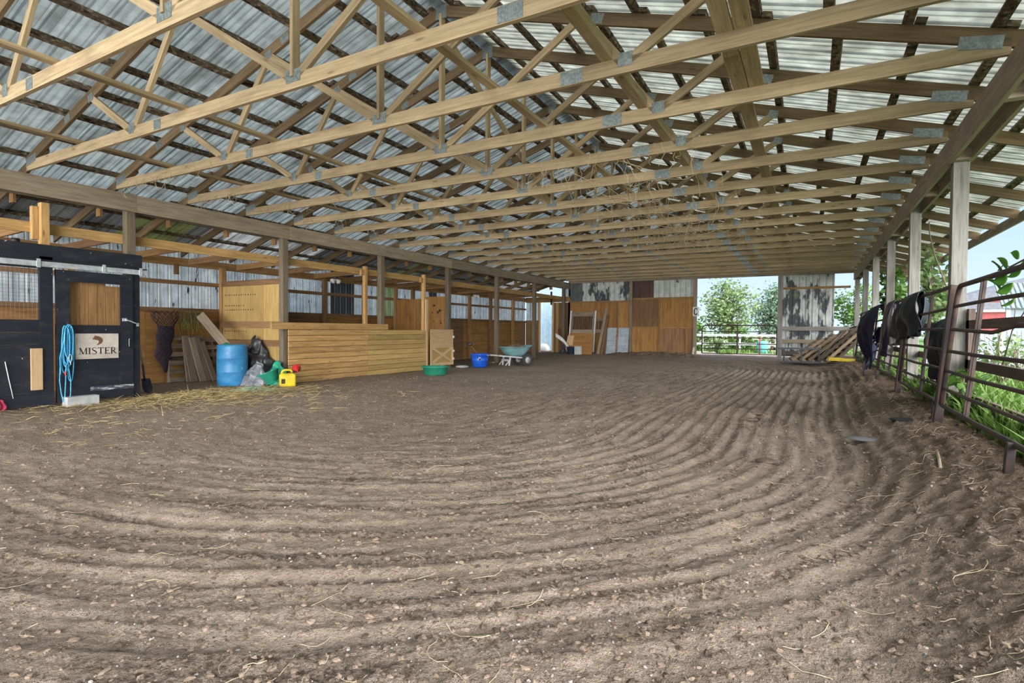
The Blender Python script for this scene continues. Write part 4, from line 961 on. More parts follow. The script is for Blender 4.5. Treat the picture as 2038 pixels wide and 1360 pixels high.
# local: +x forward (wheel end)
lv = [(-.20, .30, .17, .30), (-.36, .44, .27, .42), (-.46, .56, .33, .56), (-.50, .62, .355, .62)]
def ring(lvl, grow=0, dz=0, n=28):
    x0, x1, hw, z = lvl; out = []
    cx = (x0+x1)/2; rx = (x1-x0)/2+grow; ry = hw+grow
    for i in range(n):
        a = 2*PI*i/n; c, s = math.cos(a), math.sin(a); e = .62
        out.append((cx+rx*math.copysign(abs(c)**e, c), ry*math.copysign(abs(s)**e, s), z+dz+(.06*max(0, c)*(z-.3)/.3)))
    return out
mb = MB(); R_ = [ring(l) for l in lv] + [ring(lv[3], .022, .004), ring(lv[3], .024, .022), ring(lv[3], .0, .022), ring(lv[3], -.016, .0)] + [ring(l, -.016, .01) for l in lv[2::-1]]; n = 28; vs = [p for r in R_ for p in r]; fs = []
for j in range(len(R_)-1):
    for i in range(n): fs.append((j*n+i, j*n+(i+1) % n, (j+1)*n+(i+1) % n, (j+1)*n+i))
fs += [tuple(range(n-1, -1, -1)), tuple((len(R_)-1)*n+i for i in range(n))]; mb.add(vs, fs, None, True); mb.build('tray', M['teal'], wb)
for s in (-1, 1):
    mb = MB(); mb.beam((.50, s*.20, .24), (-.78, s*.30, .36), .04, .05); mb.build('handle', M['alu'], wb, bevel=.006)
    mb = MB(); mb.beam((-.33, s*.22, .01), (-.28, s*.22, .33), .035, .05, (1, 0, 0)); mb.build('leg', M['alu'], wb, bevel=.005)
    mb = MB(); mb.beam((-.47, s*.22, .02), (-.30, s*.22, .20), .03, .03, (1, 0, 0)); mb.build('leg_strut', M['alu'], wb)
mb = MB(); mb.box((-.36, 0, .19), (.03, .44, .07)); mb.build('leg_bar', M['alu'], wb, bevel=.005)
M['rubber'] = plain('dusty black rubber', (.05, .048, .045), .9, 0, .3)
for s in (-1, 1):
    wh = MB(); Mx = Matrix.Rotation(PI/2, 3, 'X'); pr_ = [(.11, -.05), (.15, -.058), (.185, -.045), (.20, -.02), (.20, .02), (.185, .045), (.15, .058), (.11, .05), (.11, -.05)]
    wh.lathe(pr_, (.34, s*.31, .195), 28, M=Mx); w_ = wh.build('wheel', M['rubber'], wb)
    mb = MB(); mb.lathe([(0, -.045), (.03, -.05), (.04, -.03), (.112, -.035), (.112, .035), (.04, .03), (.03, .05), (0, .045)], (.34, s*.31, .195), 20, M=Mx); mb.build('hub', M['conc'], w_)
mb = MB(); mb.tube([(.34, -.36, .195), (.34, .36, .195)], .013, 8); mb.build('axle', M['rust'], wb)
tag(wb, 'teal two wheeled wheelbarrow heaped with manure', 'wheelbarrow')
M['manure'] = blotch('brown manure and straw', (.12, .08, .05), (.30, .20, .12), (14, 14, 14), .45, .6, .95)
vn = VNoise(17)
def heap(u, v):
    a = 2*PI*u; x = .06+.50*v*math.cos(a); y = .315*v*math.sin(a); n = float(vn.fbm(np.array([x*9+30]), np.array([y*9+30]), 3, .6)[0]); z = .54+.17*(1-v**2)*(.5+n)+.05*(n-.5)+.05*x; ca, sa = math.cos(math.radians(60)), math.sin(math.radians(60))
    return (-8.95+x*ca-y*sa, 16.35+x*sa+y*ca, z)
mb = MB(); mb.grid(heap, 40, 18); tag(mb.build('manure_heap', M['manure'], solid=.01), 'heap of brown manure and straw in the wheelbarrow', 'manure', None, 'stuff')
plank((-9.75, 15.6, .10), (-9.0, 15.05, .16), .04, .02, W['grey'], 'thin pale stick lying between bucket and wheelbarrow', 'stick', 'stick')
mb = MB(); v, f_ = icos(.16, (-9.85, 14.5, .02), 6, (1.5, 1.2, .35), 10, 6, .12); mb.add(v, f_, None, True); tag(mb.build('stone', M['conc']), 'flat pale stone on the ground left of the blue bucket', 'stone')
# ------------------------------------------------------------------ far end wall
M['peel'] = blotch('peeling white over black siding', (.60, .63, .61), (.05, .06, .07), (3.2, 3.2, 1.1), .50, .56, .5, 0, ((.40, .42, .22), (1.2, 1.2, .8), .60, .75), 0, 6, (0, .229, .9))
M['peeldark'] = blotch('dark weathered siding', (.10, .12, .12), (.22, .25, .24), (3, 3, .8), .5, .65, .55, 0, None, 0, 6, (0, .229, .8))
M['brownsid'] = blotch('dark brown siding', (.06, .025, .02), (.10, .045, .035), (4, 4, 1), .4, .7, .5)
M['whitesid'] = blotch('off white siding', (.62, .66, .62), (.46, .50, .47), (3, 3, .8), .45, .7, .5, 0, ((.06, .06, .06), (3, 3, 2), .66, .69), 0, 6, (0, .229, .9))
wb_ = tag(empty('wall_back', (0, YW, 0)), 'plywood and metal end wall of the barn', 'wall', None, 'structure')
def wbox(x0, z0, x1, z1, y0, y1, mat, name):
    mb = MB(); mb.box2((x0, y0, z0), (x1, y1, z1)); return mb.build(name, mat, wb_)
for a, b, z0, z1, m in ((-10.26, -9.55, 2.5, 3.62, 'peeldark'), (-9.55, -7.13, 2.5, 3.62, 'peel'), (-7.12, -6.17, 2.6, 3.62, 'brownsid'), (-6.17, -4.32, 2.6, 3.62, 'whitesid'), (-1.03, .76, .25, 3.62, 'peel')):
    siding(wb_, M[m], a, b, z0, z1, 'x', .09)
xs = [-10.26, -8.92, -7.82, -7.13]
for a, b, m in zip(xs[:-1], xs[1:], ('ply', 'ply', 'ply')): wbox(a+.003, .0, b-.003, 2.56, .03, .045, W[m], 'plywood_panel')
for x in xs[1:-1]: wbox(x-.03, .0, x+.03, 2.54, .0, .028, W['plybrown'], 'stud')
wbox(-10.13, 2.52, -7.22, 2.60, -.0, .03, W['plybrown'], 'rail')
xs = [-7.125, -5.88, -4.70, -4.33]
for a, b in zip(xs[:-1], xs[1:]):
    wbox(a+.003, .1, b-.003, 1.36, .03, .045, W['plybrown'] if a > -6 else W['ply'], 'plywood_panel'); wbox(a+.003, 1.365, b-.003, 2.64, .03, .045, W['ply'] if a > -6 else W['plybrown'], 'plywood_panel')
for x in xs[1:-1]: wbox(x-.035, .1, x+.035, 2.62, -.02, .028, W['orange'], 'stud')
wbox(-7.07, 1.34, -4.42, 1.40, -.01, .028, W['orange'], 'rail'); wbox(-7.07, 2.62, -4.40, 2.70, -.02, .03, W['orange'], 'rail')
# boards, header and little doorway at the end of the lean-to
for i in range(6):
    x0 = -11.05+.15*i; wbox(x0+.004, .0, x0+.146, 2.56, .03, .055, W['osb'] if i in (1, 3) else W['plybrown'], 'board')
wbox(-12.55, 0, -11.74, 1.7, .03, .05, W['plybrown'], 'plywood_panel'); siding(wb_, M['tin'], -12.55, -11.74, 1.6, 2.6, 'x', .09)
wbox(-12.55, 2.58, -10.16, 2.84, .0, .06, W['orange'], 'header'); wbox(-11.80, 0, -11.72, 2.58, -.02, .05, W['tan'], 'door_jamb'); wbox(-11.08, 0, -11.0, 2.58, -.02, .05, W['tan'], 'door_jamb')
wbox(-11.16, 2.45, -11.08, 3.1, -.04, .0, M['black'], 'hanger')
siding(wb_, M['tin'], -10.55, -10.16, 2.84, 3.5, 'x', .09)
# gable over the truss line
mb = MB(); pr = ribbed(XL, XR, .229, .018)
for k in range(len(pr)-1):
    (p, ha), (q, hb) = pr[k], pr[k+1]; mb.add([(p, .09-ha, 3.60), (q, .09-hb, 3.60), (q, .09-hb, rafter_z(q)+.19), (p, .09-ha, rafter_z(p)+.19)], [(0, 1, 2, 3)], [[(p, 0), (q, 0), (q, 1), (p, 1)]])
mb.build('gable_siding', M['peeldark'], wb_, solid=.0015)
wbox(XL, 3.46, XR+.2, 3.60, -.02, .08, W['grey'], 'lintel')
def wpost(x, w, z1, mat, lab, z0=-.1):
    mb = MB(); mb.box2((x-w/2, YW-.09, z0), (x+w/2, YW-.025, z1)); return tag(mb.build('wall_post', mat, bevel=.005), lab, 'post', 'end wall posts')
wpost(-7.15, .13, 3.46, W['grey'], 'square post between the two plywood halves of the end wall'); wpost(-4.35, .15, 3.46, W['grey'], 'post carrying the letter C at the left of the pipe gate')
wpost(-1.10, .17, 3.46, W['silver'], 'post at the right of the pipe gate beside the peeling siding')
def wrail(x0, x1, z0, z1, mat, lab): mb = MB(); mb.box2((x0, YW-.012, z0), (x1, YW+.028, z1)); tag(mb.build('rail', mat), lab, 'rail', 'rails across the peeling siding')
wrail(-1.0, 1.28, 2.90, 2.985, W['orange'], 'thin orange rail across the peeling siding'); wrail(-1.0, 1.30, 1.27, 1.43, W['silver'], 'grey plank rail across the peeling siding, upper one')
wrail(-1.0, .45, .78, .93, W['grey'], 'grey brown plank rail across the peeling siding, lower one'); wrail(-1.0, .45, .30, .46, W['fence'], 'dark plank at the foot of the peeling siding')
# letter plate
cs = empty('letter_sign', (-4.44, YW-.105, 1.86)); mb = MB(); mb.box2((0, -.012, 0), (.25, 0, .39)); mb.build('plate', M['white'], cs, bevel=.003)
mb = MB(); cpts = [(.175, .27), (.165, .31), (.125, .335), (.085, .315), (.066, .26), (.062, .195), (.066, .13), (.085, .075), (.125, .055), (.165, .08), (.175, .12)]
def ribbon_xz(mb, pts, w, y):
    n = len(pts)
    for i in range(n-1):
        (x0, z0), (x1, z1) = pts[i], pts[i+1]; mb.beam((x0, y, z0), (x1, y, z1), w, .004, (0, 1, 0))
ribbon_xz(mb, cpts, .05, -.0145); mb.build('letter', M['signink'], cs); tag(cs, 'white plate with a black letter C on the gate post', 'sign')
# things leaning on the end wall
fg = empty('slatted_gate', (-9.42, YW-.38, .12)); fg.rotation_euler = (math.radians(-9), 0, 0)
for x in (-.55, .55): mb = MB(); mb.box2((x-.045, -.03, 0), (x+.045, .03, 2.0)); mb.build('stile', W['silver'], fg)
for z in (0, .95, 1.78): mb = MB(); mb.box2((-.50, -.025, z), (.50, .025, z+.2)); mb.build('rail', W['grey'], fg)
for i in range(9): x = -.42+i*.105; mb = MB(); mb.box2((x-.02, -.012, 1.1), (x+.02, .012, 1.8)); mb.build('bar', M['rust'], fg)
for x in (-.62, .62): mb = MB(); mb.box2((x-.03, -.05, .1), (x+.03, .0, 2.05)); mb.build('edge_strip', M['white'], fg)
tag(fg, 'grey gate with dark bars and white edges leaning on the plywood', 'gate')
g2 = empty('slatted_gate', (-8.62, YW-.13, .12)); g2.rotation_euler = (math.radians(-3), 0, 0)
for x in (-.32, .32): mb = MB(); mb.box2((x-.05, -.02, 0), (x+.05, .02, 1.7)); mb.build('stile', W['grey'], g2)
for z in (1.0, 1.55): mb = MB(); mb.box2((-.27, -.018, z), (.27, .018, z+.15)); mb.build('rail', W['grey'], g2)
for i in range(5): x = -.2+i*.1; mb = MB(); mb.box2((x-.02, -.01, 1.15), (x+.02, .01, 1.55)); mb.build('bar', M['rust'], g2)
tag(g2, 'dark barred panel half hidden behind the white edged gate', 'gate')
def lean(name, x0, x1, z1, yb, yt, mat, lab, cat, t=.018, skew=0):
    mb = MB(); mb.frame(((x0+x1)/2+skew/2, (yb+yt)/2, z1/2+.03), [Vector((1, 0, 0)), Vector((0, z1, yb-yt)).normalized(), Vector((skew, yt-yb, z1)).normalized()], (x1-x0, t, math.hypot(z1, yt-yb)))
    return tag(mb.build(name, mat), lab, cat)
lean('plywood_sheet', -9.80, -8.64, 1.06, YW-1.05, YW-.80, W['ply'], 'small orange plywood sheet leaning before the barred gate', 'board')
lean('cardboard', -9.98, -9.66, .95, YW-1.02, YW-.86, W['tan'], 'torn tan cardboard beside the small plywood sheet', 'cardboard', .01, .1)
plank((-8.52, YW-.55, .1), (-8.26, YW-.12, 2.30), .13, .05, W['grey'], 'long grey plank leaning on the end wall, left one', 'board', 'plank', 'planks leaning on the end wall', (0, 1, .2)); plank((-8.34, YW-.58, .1), (-8.20, YW-.10, 1.95), .10, .05, W['plybrown'], 'shorter brown plank leaning on the end wall', 'board', 'plank', 'planks leaning on the end wall', (0, 1, .2))
ms = empty('roofing_sheet', (-7.70, YW-.32, .10)); ms.rotation_euler = (math.radians(-8), 0, 0)
M['bluetin'] = blotch('blue grey roofing sheet', (.42, .50, .58), (.56, .62, .66), (2, 2, 3), .4, .7, .4, .2)
mb = MB()
pr = ribbed(0, 1.26, .21, .016)
for k in range(len(pr)-1):
    (p, ha), (q, hb) = pr[k], pr[k+1]; mb.add([(-.51, -ha, p), (.51, -ha, p), (.51, -hb, q), (-.51, -hb, q)], [(0, 1, 2, 3)])
mb.build('sheet', M['bluetin'], ms, solid=.002); M['rustb'] = blotch('rusty brown', (.20, .10, .06), (.34, .22, .16), (9, 9, 9), .4, .6, .8)
mb = MB(); mb.box2((-.07, -.035, .0), (.02, -.019, 1.26)); mb.build('batten', M['rustb'], ms); tag(ms, 'blue grey ribbed roofing sheet with a rusty batten, leaning by the post', 'roofing sheet')
mb = MB(); mb.grid(lambda u, v: (-10.36+.62*u+.02*v, YW-1.15+.10*math.sin(u*2.5)-.12*v*(1-v)*2, 1.08-.58*u-.22*v+.07*math.sin(u*3.1)), 12, 8)
tag(mb.build('plastic_chute', M['white'], solid=.012), 'curved white plastic sheet slanting beside the small doorway', 'plastic sheet')
ht_ = empty('hand_truck', (-10.42, YW-.7, .1)); M['darkred'] = plain('dark red paint', (.30, .02, .03), .45)
for s in (0, .22):
    mb = MB(); mb.tube([(s*.9+.28, -.2, .05), (s*.6+.1, 0, .6), (s*.4-.08, .14, 1.12)], .02, 8); mb.build('rail', M['darkred'], ht_)
mb = MB(); mb.tube([(-.08, .14, 1.12), (-.06, .15, 1.2), (.02, .16, 1.2), (.01, .14, 1.12)], .018, 8); mb.build('handle', M['tarp'], ht_)
for s in (.2, .52):
    mb = MB(); mb.lathe([(0, -.03), (.09, -.03), (.10, 0), (.09, .03), (0, .03)], (s, -.18, .10), 16, M=Matrix.Rotation(PI/2, 3, 'Y')); mb.build('wheel', M['rubber'], ht_)
tag(ht_, 'dark red hand truck leaning at the boards beside the doorway', 'hand truck')
mb = MB(); mb.grid(crumple(-10.02, YW-.95, .30, .20, .55, 61, 1, 24, 16), 24, 16); tag(mb.build('bag', M['tarp'], solid=.004), 'black bag slumped below the white plastic sheet', 'bag')
r = tub('bin', (-9.58, YW-1.15, .04), [(0, 0), (.15, 0), (.17, .02), (.20, .42), (.215, .44), (.20, .44), (.16, .03), (0, .03)], plain('navy plastic', (.02, .035, .07), .45), 'dark navy bin in front of the small plywood sheet', 'bin')
mb = MB(); mb.box((-9.22, YW-1.2, .27), (.30, .22, .45), .1); tag(mb.build('carton', M['whitesid'], bevel=.006), 'whitish box at the foot of the small plywood sheet', 'box')
# heap of mulch along the plywood and past the gate post
M['mulch'] = blotch('dark brown mulch', (.09, .06, .045), (.24, .165, .11), (16, 16, 16), .42, .6, .95)
def mound(x0, x1, y, h, w, seed):
    o = VNoise(seed)
    def f(u, v):
        x = x0+(x1-x0)*u; e = math.sin(PI*u)**.5*math.sin(PI*min(1, v*.5+.5))**.8 if 0 < u < 1 else 0; n = float(o.fbm(np.array([x*5+20]), np.array([v*5+20]), 4, .65)[0])
        return (x, y-w+w*v*1.0, fz(x, y-w+w*v)-.02+h*e*v*(.45+1.1*n)+.09*(n-.5)*e)
    return f
mb = MB(); mb.grid(mound(-8.2, -3.9, YW-.03, .42, .95, 71), 90, 18); tag(mb.build('mulch_heap', M['mulch']), 'dark brown mulch heaped along the plywood left of the gate', 'mulch', None, 'stuff')
# small leaning stake by the heap
plank((-4.42, YW-.2, .15), (-4.38, YW-.12, .52), .07, .04, M['white'], 'small white stake by the letter C post', 'stake', 'stake')

# ------------------------------------------------------------------ pipe gate in the doorway
pg = empty('pipe_gate', (-4.07, YW+.05, .29)); gw, gh = 2.87, 1.18; M['gate'] = blotch('dark red brown pipe', (.13, .055, .05), (.09, .07, .065), (6, 6, 6), .4, .65, .5, .2)
mb = MB(); r_ = .16; pts = [(0, 0, 0), (0, 0, gh-r_)]+[(r_-r_*math.cos(a), 0, gh-r_+r_*math.sin(a)) for a in (.4, .8, 1.2)]+[(r_, 0, gh), (gw-r_, 0, gh)]+[(gw-r_+r_*math.sin(a), 0, gh-r_+r_*math.cos(a)) for a in (.4, .8, 1.2)]+[(gw, 0, gh-r_), (gw, 0, 0)]
mb.tube(pts, .026, 10); mb.build('frame', M['gate'], pg)
for z in (0.0, .21, .42, .66, .92): mb = MB(); mb.tube([(0, 0, z), (gw, 0, z)], .019, 8); mb.build('rail', M['gate'], pg)
mb = MB(); mb.box2((gw*.475, -.02, 0), (gw*.475+.06, .02, gh)); mb.build('upright', M['gate'], pg)
for z in (.6, .95): mb = MB(); mb.box2((-.11, -.03, z), (.03, .03, z+.09)); mb.build('hinge', M['gate'], pg)
tag(pg, 'brown pipe gate closing the far doorway', 'gate')

# ------------------------------------------------------------------ stacked pallets and scrap in the far corner
def lay_pallet(loc, rot, w, h, seed, lab, mat='palletwarm'):
    p = pallet(loc, w, h, seed, mat, 7, 'pallet'); p.rotation_euler = rot; return tag(p, lab, 'pallet', 'pallets in the far corner')
# propped on edge, leaning over to the right like fallen books
for i in range(6):
    a = math.radians(38+2.2*i); L = 1.22; bx = -.62+.26*i; root = empty('pallet', (bx, 21.55-.02*i, .235)); rg = random.Random(i+60); ma = 'palletwarm' if i in (0, 1, 2, 4) else 'pallet'
    ux = Vector((math.cos(a), .10, math.sin(a))).normalized(); uy = Vector((-.1, 1, 0)); uy = (uy-ux*uy.dot(ux)).normalized(); un = ux.cross(uy)
    Ls = L*(1+.12*i) if i < 4 else 1.6
    for k in range(3):
        mb = MB(); mb.frame(ux*Ls/2+uy*(-.45+.45*k), [ux, uy, un], (Ls, .04, .085)); mb.build('stringer', W[ma], root)
    for k in range(8):
        s = .06+k*(Ls-.12)/7; mb = MB(); mb.frame(ux*s+un*.052, [ux, uy, un], (.10, 1.0, .017)); mb.build('slat', W[ma], root)
        if k % 3 == 0: mb = MB(); mb.frame(ux*s-un*.052, [ux, uy, un], (.10, 1.0, .017)); mb.build('slat', W[ma], root)
    tag(root, f'pallet leaning in the far corner, {ORD[i]} from the gate', 'pallet', 'pallets in the far corner')
for i, (x, w) in enumerate(((1.0, .12), (.86, .09), (1.12, .1))):
    plank((x-.85, 20.93-.05*i, .24), (x+.02, 20.93-.05*i, 1.28-.06*i), w, .03, W['pallet'], ['grey plank on the right edge of the leaning pallets, topmost', 'narrow grey plank on the right edge of the leaning pallets', 'grey plank on the right edge of the leaning pallets, lowest'][i], 'board', 'plank', 'planks on the leaning pallets', (-.7, 0, .7))
sf_ = empty('metal_stand', (-.78, 20.1, .20)); M['slate'] = plain('dark slate steel', (.075, .085, .10), .5, .3)
ang = math.radians(35); ca, sa = math.cos(ang), math.sin(ang)
def sp(s, t, z): return (s*ca-t*sa, s*sa+t*ca, z)
for s in (0.0, .62, 1.25): mb = MB(); mb.beam(sp(s, 0, 0), sp(s, 0, .45), .05, .05); mb.build('leg', M['slate'], sf_)
mb = MB(); mb.beam(sp(-.35, 0, .47), sp(1.3, 0, .47), .08, .06); mb.build('top_bar', M['slate'], sf_); mb = MB(); mb.beam(sp(-.1, 0, .02), sp(1.3, 0, .02), .05, .04); mb.build('bottom_bar', M['slate'], sf_)
tag(sf_, 'low dark steel stand before the leaning pallets', 'stand')
ye = empty('yellow_bar', (.50, 20.55, .29)); 
mb = MB(); mb.beam((0, 0, .05), (.42, .02, .04), .16, .11); mb.build('bar', M['yel'], ye, bevel=.012); mb = MB(); mb.beam((.40, .02, .03), (.75, .08, .02), .15, .10); mb.build('bar', M['yel'], ye, bevel=.012); mb = MB(); mb.tube([(.75, .08, .02), (.92, .1, .0)], .05, 10); mb.build('end_cap', M['slate'], ye)
tag(ye, 'yellow metal bar lying at the foot of the leaning pallets', 'bar')

# ------------------------------------------------------------------ pipe fence along the open side
TILT = .085
def panel(y0, y1, lab, mids, zt=1.70, n=0, z0=.48, dz=0):
    r = empty('pipe_fence', (1.19, y0, 0)); zs = [zt, 1.49, 1.26, 1.04, .84, .65, z0]; L = y1-y0
    X = lambda z: (z-.3)*TILT
    mb = MB(); rr = .12; pts = [(X(.3), 0.02, z0), (X(zt-rr), .02, zt-rr), (X(zt), .05, zt-.03), (X(zt), .12, zt), (X(zt), L-.12, zt+dz), (X(zt), L-.05, zt+dz-.03), (X(zt-rr), L-.02, zt+dz-rr), (X(.3), L-.02, z0)]
    mb.tube(pts, .023, 10); mb.build('frame', M['rust'], r)
    rg = random.Random(n)
    for i, z in enumerate(zs[1:]):
        b = rg.uniform(-.03, .02)
        pts = [(X(z), .02, z), (X(z)+.01, L*.3, z+b*.5), (X(z), L*.62, z+b), (X(z)-.01, L-.02, z+b*.3+dz*.5)]
        if n == 0 and i == 1: pts = [(X(z), .02, 1.27), (X(z), L*.36, 1.285), (X(z), L*.50, 1.245), (X(z), L*.56, 1.23), (X(z), L-.02, 1.26)]
        mb = MB(); mb.tube(pts, .017 if i < 5 else .021, 8); mb.build('rail', M['rust'], r)
    for f in mids:
        for o in (-.045, .045):
            mb = MB(); mb.beam((X(z0), L*f+o, z0), (X(zt), L*f+o, zt-.01), .022, .022); mb.build('upright', M['rust'], r)
    return tag(r, lab, 'fence panel', 'pipe fence panels')
panel(3.9, 7.06, 'rusted pipe fence panel nearest the camera', (.70,), 1.70, 0)
panel(7.24, 10.10, 'rusted pipe fence panel with the black jacket over it', (.40,), 1.72, 1)
panel(10.26, 13.10, 'rusted pipe fence panel with the grey straps over it', (.45,), 1.76, 2)
panel(13.26, 16.2, 'rusted pipe fence panel with the navy blanket over it', (.5,), 1.78, 3, .5); panel(16.35, 19.4, 'rusted pipe fence panel deepest in the barn beside the pallets', (.5,), 1.78, 4, .52)
for i, (y, z1, w) in enumerate(((7.15, 1.72, .075), (10.18, 1.25, .075), (13.18, 1.40, .06), (4.80, .49, .05), (7.33, .50, .05), (16.28, 1.5, .06))):
    mb = MB(); mb.beam((1.17, y, fz(1.17, y)-.12), (1.17+(z1-.25)*TILT, y, z1), w, w); tag(mb.build('fence_post', M['rust'], bevel=.006), ['heavy rusted fence post at the joint nearest the camera', 'rusted fence post under the black jacket', 'rusted fence post left of the grey straps', 'short rusted foot under the nearest fence panel', 'short rusted foot just behind the heavy fence post', 'rusted fence post beside the navy blanket'][i], 'fence post', 'pipe fence posts')
# plank rails outside the posts
for i, (z, h) in enumerate(((1.32, .10), (.87, .10), (.47, .13))):
    for j, (a, b) in enumerate(((2.0, 8.0), (8.02, 14.2), (14.22, YW))):
        mb = MB(); mb.box2((XR+.20, a, z-h/2), (XR+.24, b, z+h/2)); tag(mb.build('plank_rail', W['fence']), f'{["upper", "middle", "lower"][i]} dark plank rail outside the posts, {["length nearest the camera", "middle length", "deepest length"][j]}', 'rail', 'plank rails outside the posts')
mb = MB(); mb.box2((XR+.20, 7.9, .6), (XR+.26, 8.02, 1.5)); tag(mb.build('cleat', W['fence']), 'short dark upright cleat joining plank rails at the nearest post', 'cleat')
# clothes hung over the fence
def drape(name, y0, y1, zin, zout, mat, lab, cat, seed, bulge=.05, ztop=1.73, nu=26, nv=40, flare=.12, th=.012, jag=.1, x0=1.31, far=0, slant=0):
    o = VNoise(seed)
    def f(u, v):
        # v 0 = hem on the barn side, .5 = over the rail, 1 = hem outside
        s = (v-.5)*2; side = -1 if s < 0 else 1; hem = zin if s < 0 else zout
        n1 = float(o.fbm(np.array([u*5+3]), np.array([v*3+7]), 3, .6)[0])-.5; n2 = float(o(np.array([u*9+20]), np.array([side*3.0+9]))[0])-.5
        t = abs(s); y = y0+(y1-y0)*u+(u-.5)*flare*t+.12*n1*t+far*u*t; zz = ztop+.03-(ztop-hem+jag*n2+slant*u)*t**1.05
        x = x0+side*(.025+bulge*math.sin(PI*min(t*1.15, 1))*(.25+.75*min(1, u*3))+.30*(n1)*t**.6*min(1, .3+u*2)+.035*math.sin(u*17+seed)*t)-(ztop-zz)*TILT*.8
        return (x, y, zz)
    mb = MB(); mb.grid(f, nu, nv); o_ = mb.build(name, mat, solid=th, sub=1); return tag(o_, lab, cat)
M['jacket'] = blotch('black quilted cloth', (.010, .014, .019), (.028, .042, .052), (4, 4, 4), .45, .7, .5)
M['navy'] = blotch('dark navy cloth', (.012, .012, .035), (.04, .04, .12), (5, 5, 5), .45, .75, .7)
M['strap'] = blotch('grey brown webbing', (.20, .19, .19), (.07, .05, .055), (3, 14, 2), .42, .58, .8)
drape('jacket', 9.05, 9.75, 1.20, 1.15, M['jacket'], 'black quilted jacket hung over the pipe fence', 'jacket', 5, .13, 1.76, 26, 50, .25, .02, .1, 1.29, 1.0, .12)
drape('blanket', 8.35, 9.30, .62, .48, M['jacket'], 'black sheet hanging outside the fence beside the jacket', 'blanket', 11, .16, 1.40, 24, 44, .3, .012, .2, 1.60)
drape('blanket', 13.45, 14.6, .52, .95, M['navy'], 'dark navy horse blanket hung over the far part of the pipe fence', 'blanket', 7, .26, 1.80, 26, 46, -.3, .012, .5, 1.27, .5)
for i, (y, w, zi, mt) in enumerate(((11.35, .13, .95, 'strap'), (11.62, .16, 1.0, 'strap'), (11.95, .20, .75, 'navy'), (12.25, .18, .85, 'strap'))):
    drape('strap', y, y+w, zi, 1.1, M[mt], ['grey webbing strap over the fence, next to the jacket', 'grey webbing strap over the fence, second from the jacket', 'dark webbing strap over the fence between grey ones', 'grey webbing strap over the fence, next to the navy blanket'][i], 'strap', 21+i, .05, 1.79, 6, 40, .08, .008, .05, 1.29)
mb = MB(); mb.tube([(1.12, 13.9, .70), (1.05, 14.0, .5), (1.0, 13.9, .36), (1.0, 13.8, .30)], .012, 6); tag(mb.build('cord', M['navy']), 'thin dark cord trailing from the navy blanket', 'cord')
# ------------------------------------------------------------------ outside: ground, fences, trees, buildings
M['yard'] = blotch('pinkish yard dirt and grass', (0.347, 0.273, 0.236), (0.186, 0.236, 0.0806), (0.22, 0.22, 0.22), .52, .62, .9, 0, ((.40, .33, .30), (1.5, 1.5, 1.5), .5, .7))
M['lawn'] = blotch('bright green weeds ground', (0.06, 0.126, 0.021), (0.096, 0.18, 0.03), (2, 2, 2), .4, .6, .9)
mb = MB(); mb.add([(-60, 26.4, .12), (2.15, 26.4, .12), (2.15, 140, .0), (-60, 140, .0)], [(0, 1, 2, 3)]); tag(mb.build('ground', M['yard']), 'pale yard beyond the gate', 'ground', None, 'structure')
mb = MB(); mb.add([(1.42, -6, .30), (90, -6, .2), (90, 140, .0), (2.14, 140, .0), (2.14, 26.4, .15), (1.42, 26.4, .22)], [(0, 1, 2, 3, 4, 5)]); tag(mb.build('ground', M['lawn']), 'weedy ground outside the open side', 'ground', None, 'structure')
# weeds and grass
M['grass'] = blotch('fresh green grass', (0.0935, 0.198, 0.022), (0.165, 0.275, 0.055), (3, 3, 3), .4, .6, .6, 0, None, .25)
def blades(n, xr, yr, h, seed, w=.012, zf=None, keep=None):
    g = np.random.RandomState(seed); x = g.uniform(*xr, n); y = yr[0]+(yr[1]-yr[0])*g.rand(n)**1.5
    if keep is not None: k = keep(x, y); x = x[k]; y = y[k]; n = len(x)
    z = np.full(n, .22) if zf is None else zf(x, y); a = g.uniform(0, 6.28, n); L = h*g.uniform(.4, 1.1, n); bx = g.normal(0, .35, n)*L; by = g.normal(0, .35, n)*L; ww = w*g.uniform(.6, 1.5, n)
    dx = np.cos(a)*ww; dy = np.sin(a)*ww
    V = np.stack([np.stack([x-dx, y-dy, z-.03], -1), np.stack([x+dx, y+dy, z-.03], -1), np.stack([x+dx*1.1+bx*.4, y+dy*1.1+by*.4, z+L*.6], -1), np.stack([x-dx*1.1+bx*.4, y-dy*1.1+by*.4, z+L*.6], -1), np.stack([x+bx, y+by, z+L*.9], -1)], 1).reshape(-1, 3)
    b = np.arange(n)*5; q = np.stack([b, b+1, b+2, b+3], -1); t = np.stack([b+3, b+2, b+4, b+4], -1)
    return V, q, t
def grass_obj(name, args, lab, cat='grass', mat='grass'):
    V, q, t = blades(**args); me = bpy.data.meshes.new(name); me.from_pydata(V.tolist(), [], q.tolist()+t[:, :3].tolist()); me.materials.append(M[mat]); me.update()
    o = bpy.data.objects.new(name, me); C.objects.link(o); return tag(o, lab, cat, None, 'stuff')
grass_obj('grass', dict(n=26000, xr=(1.42, 6.5), yr=(3.5, 24), h=.42, seed=3, w=.011, keep=lambda x, y: x < 1.5+.12*y+2.5*np.random.RandomState(1).rand(len(x))), 'tall green grass and weeds outside the pipe fence')
grass_obj('grass', dict(n=9000, xr=(1.40, 2.6), yr=(4.0, 11), h=.26, seed=5, w=.02), 'broad leaved weeds along the foot of the fence', 'weeds')
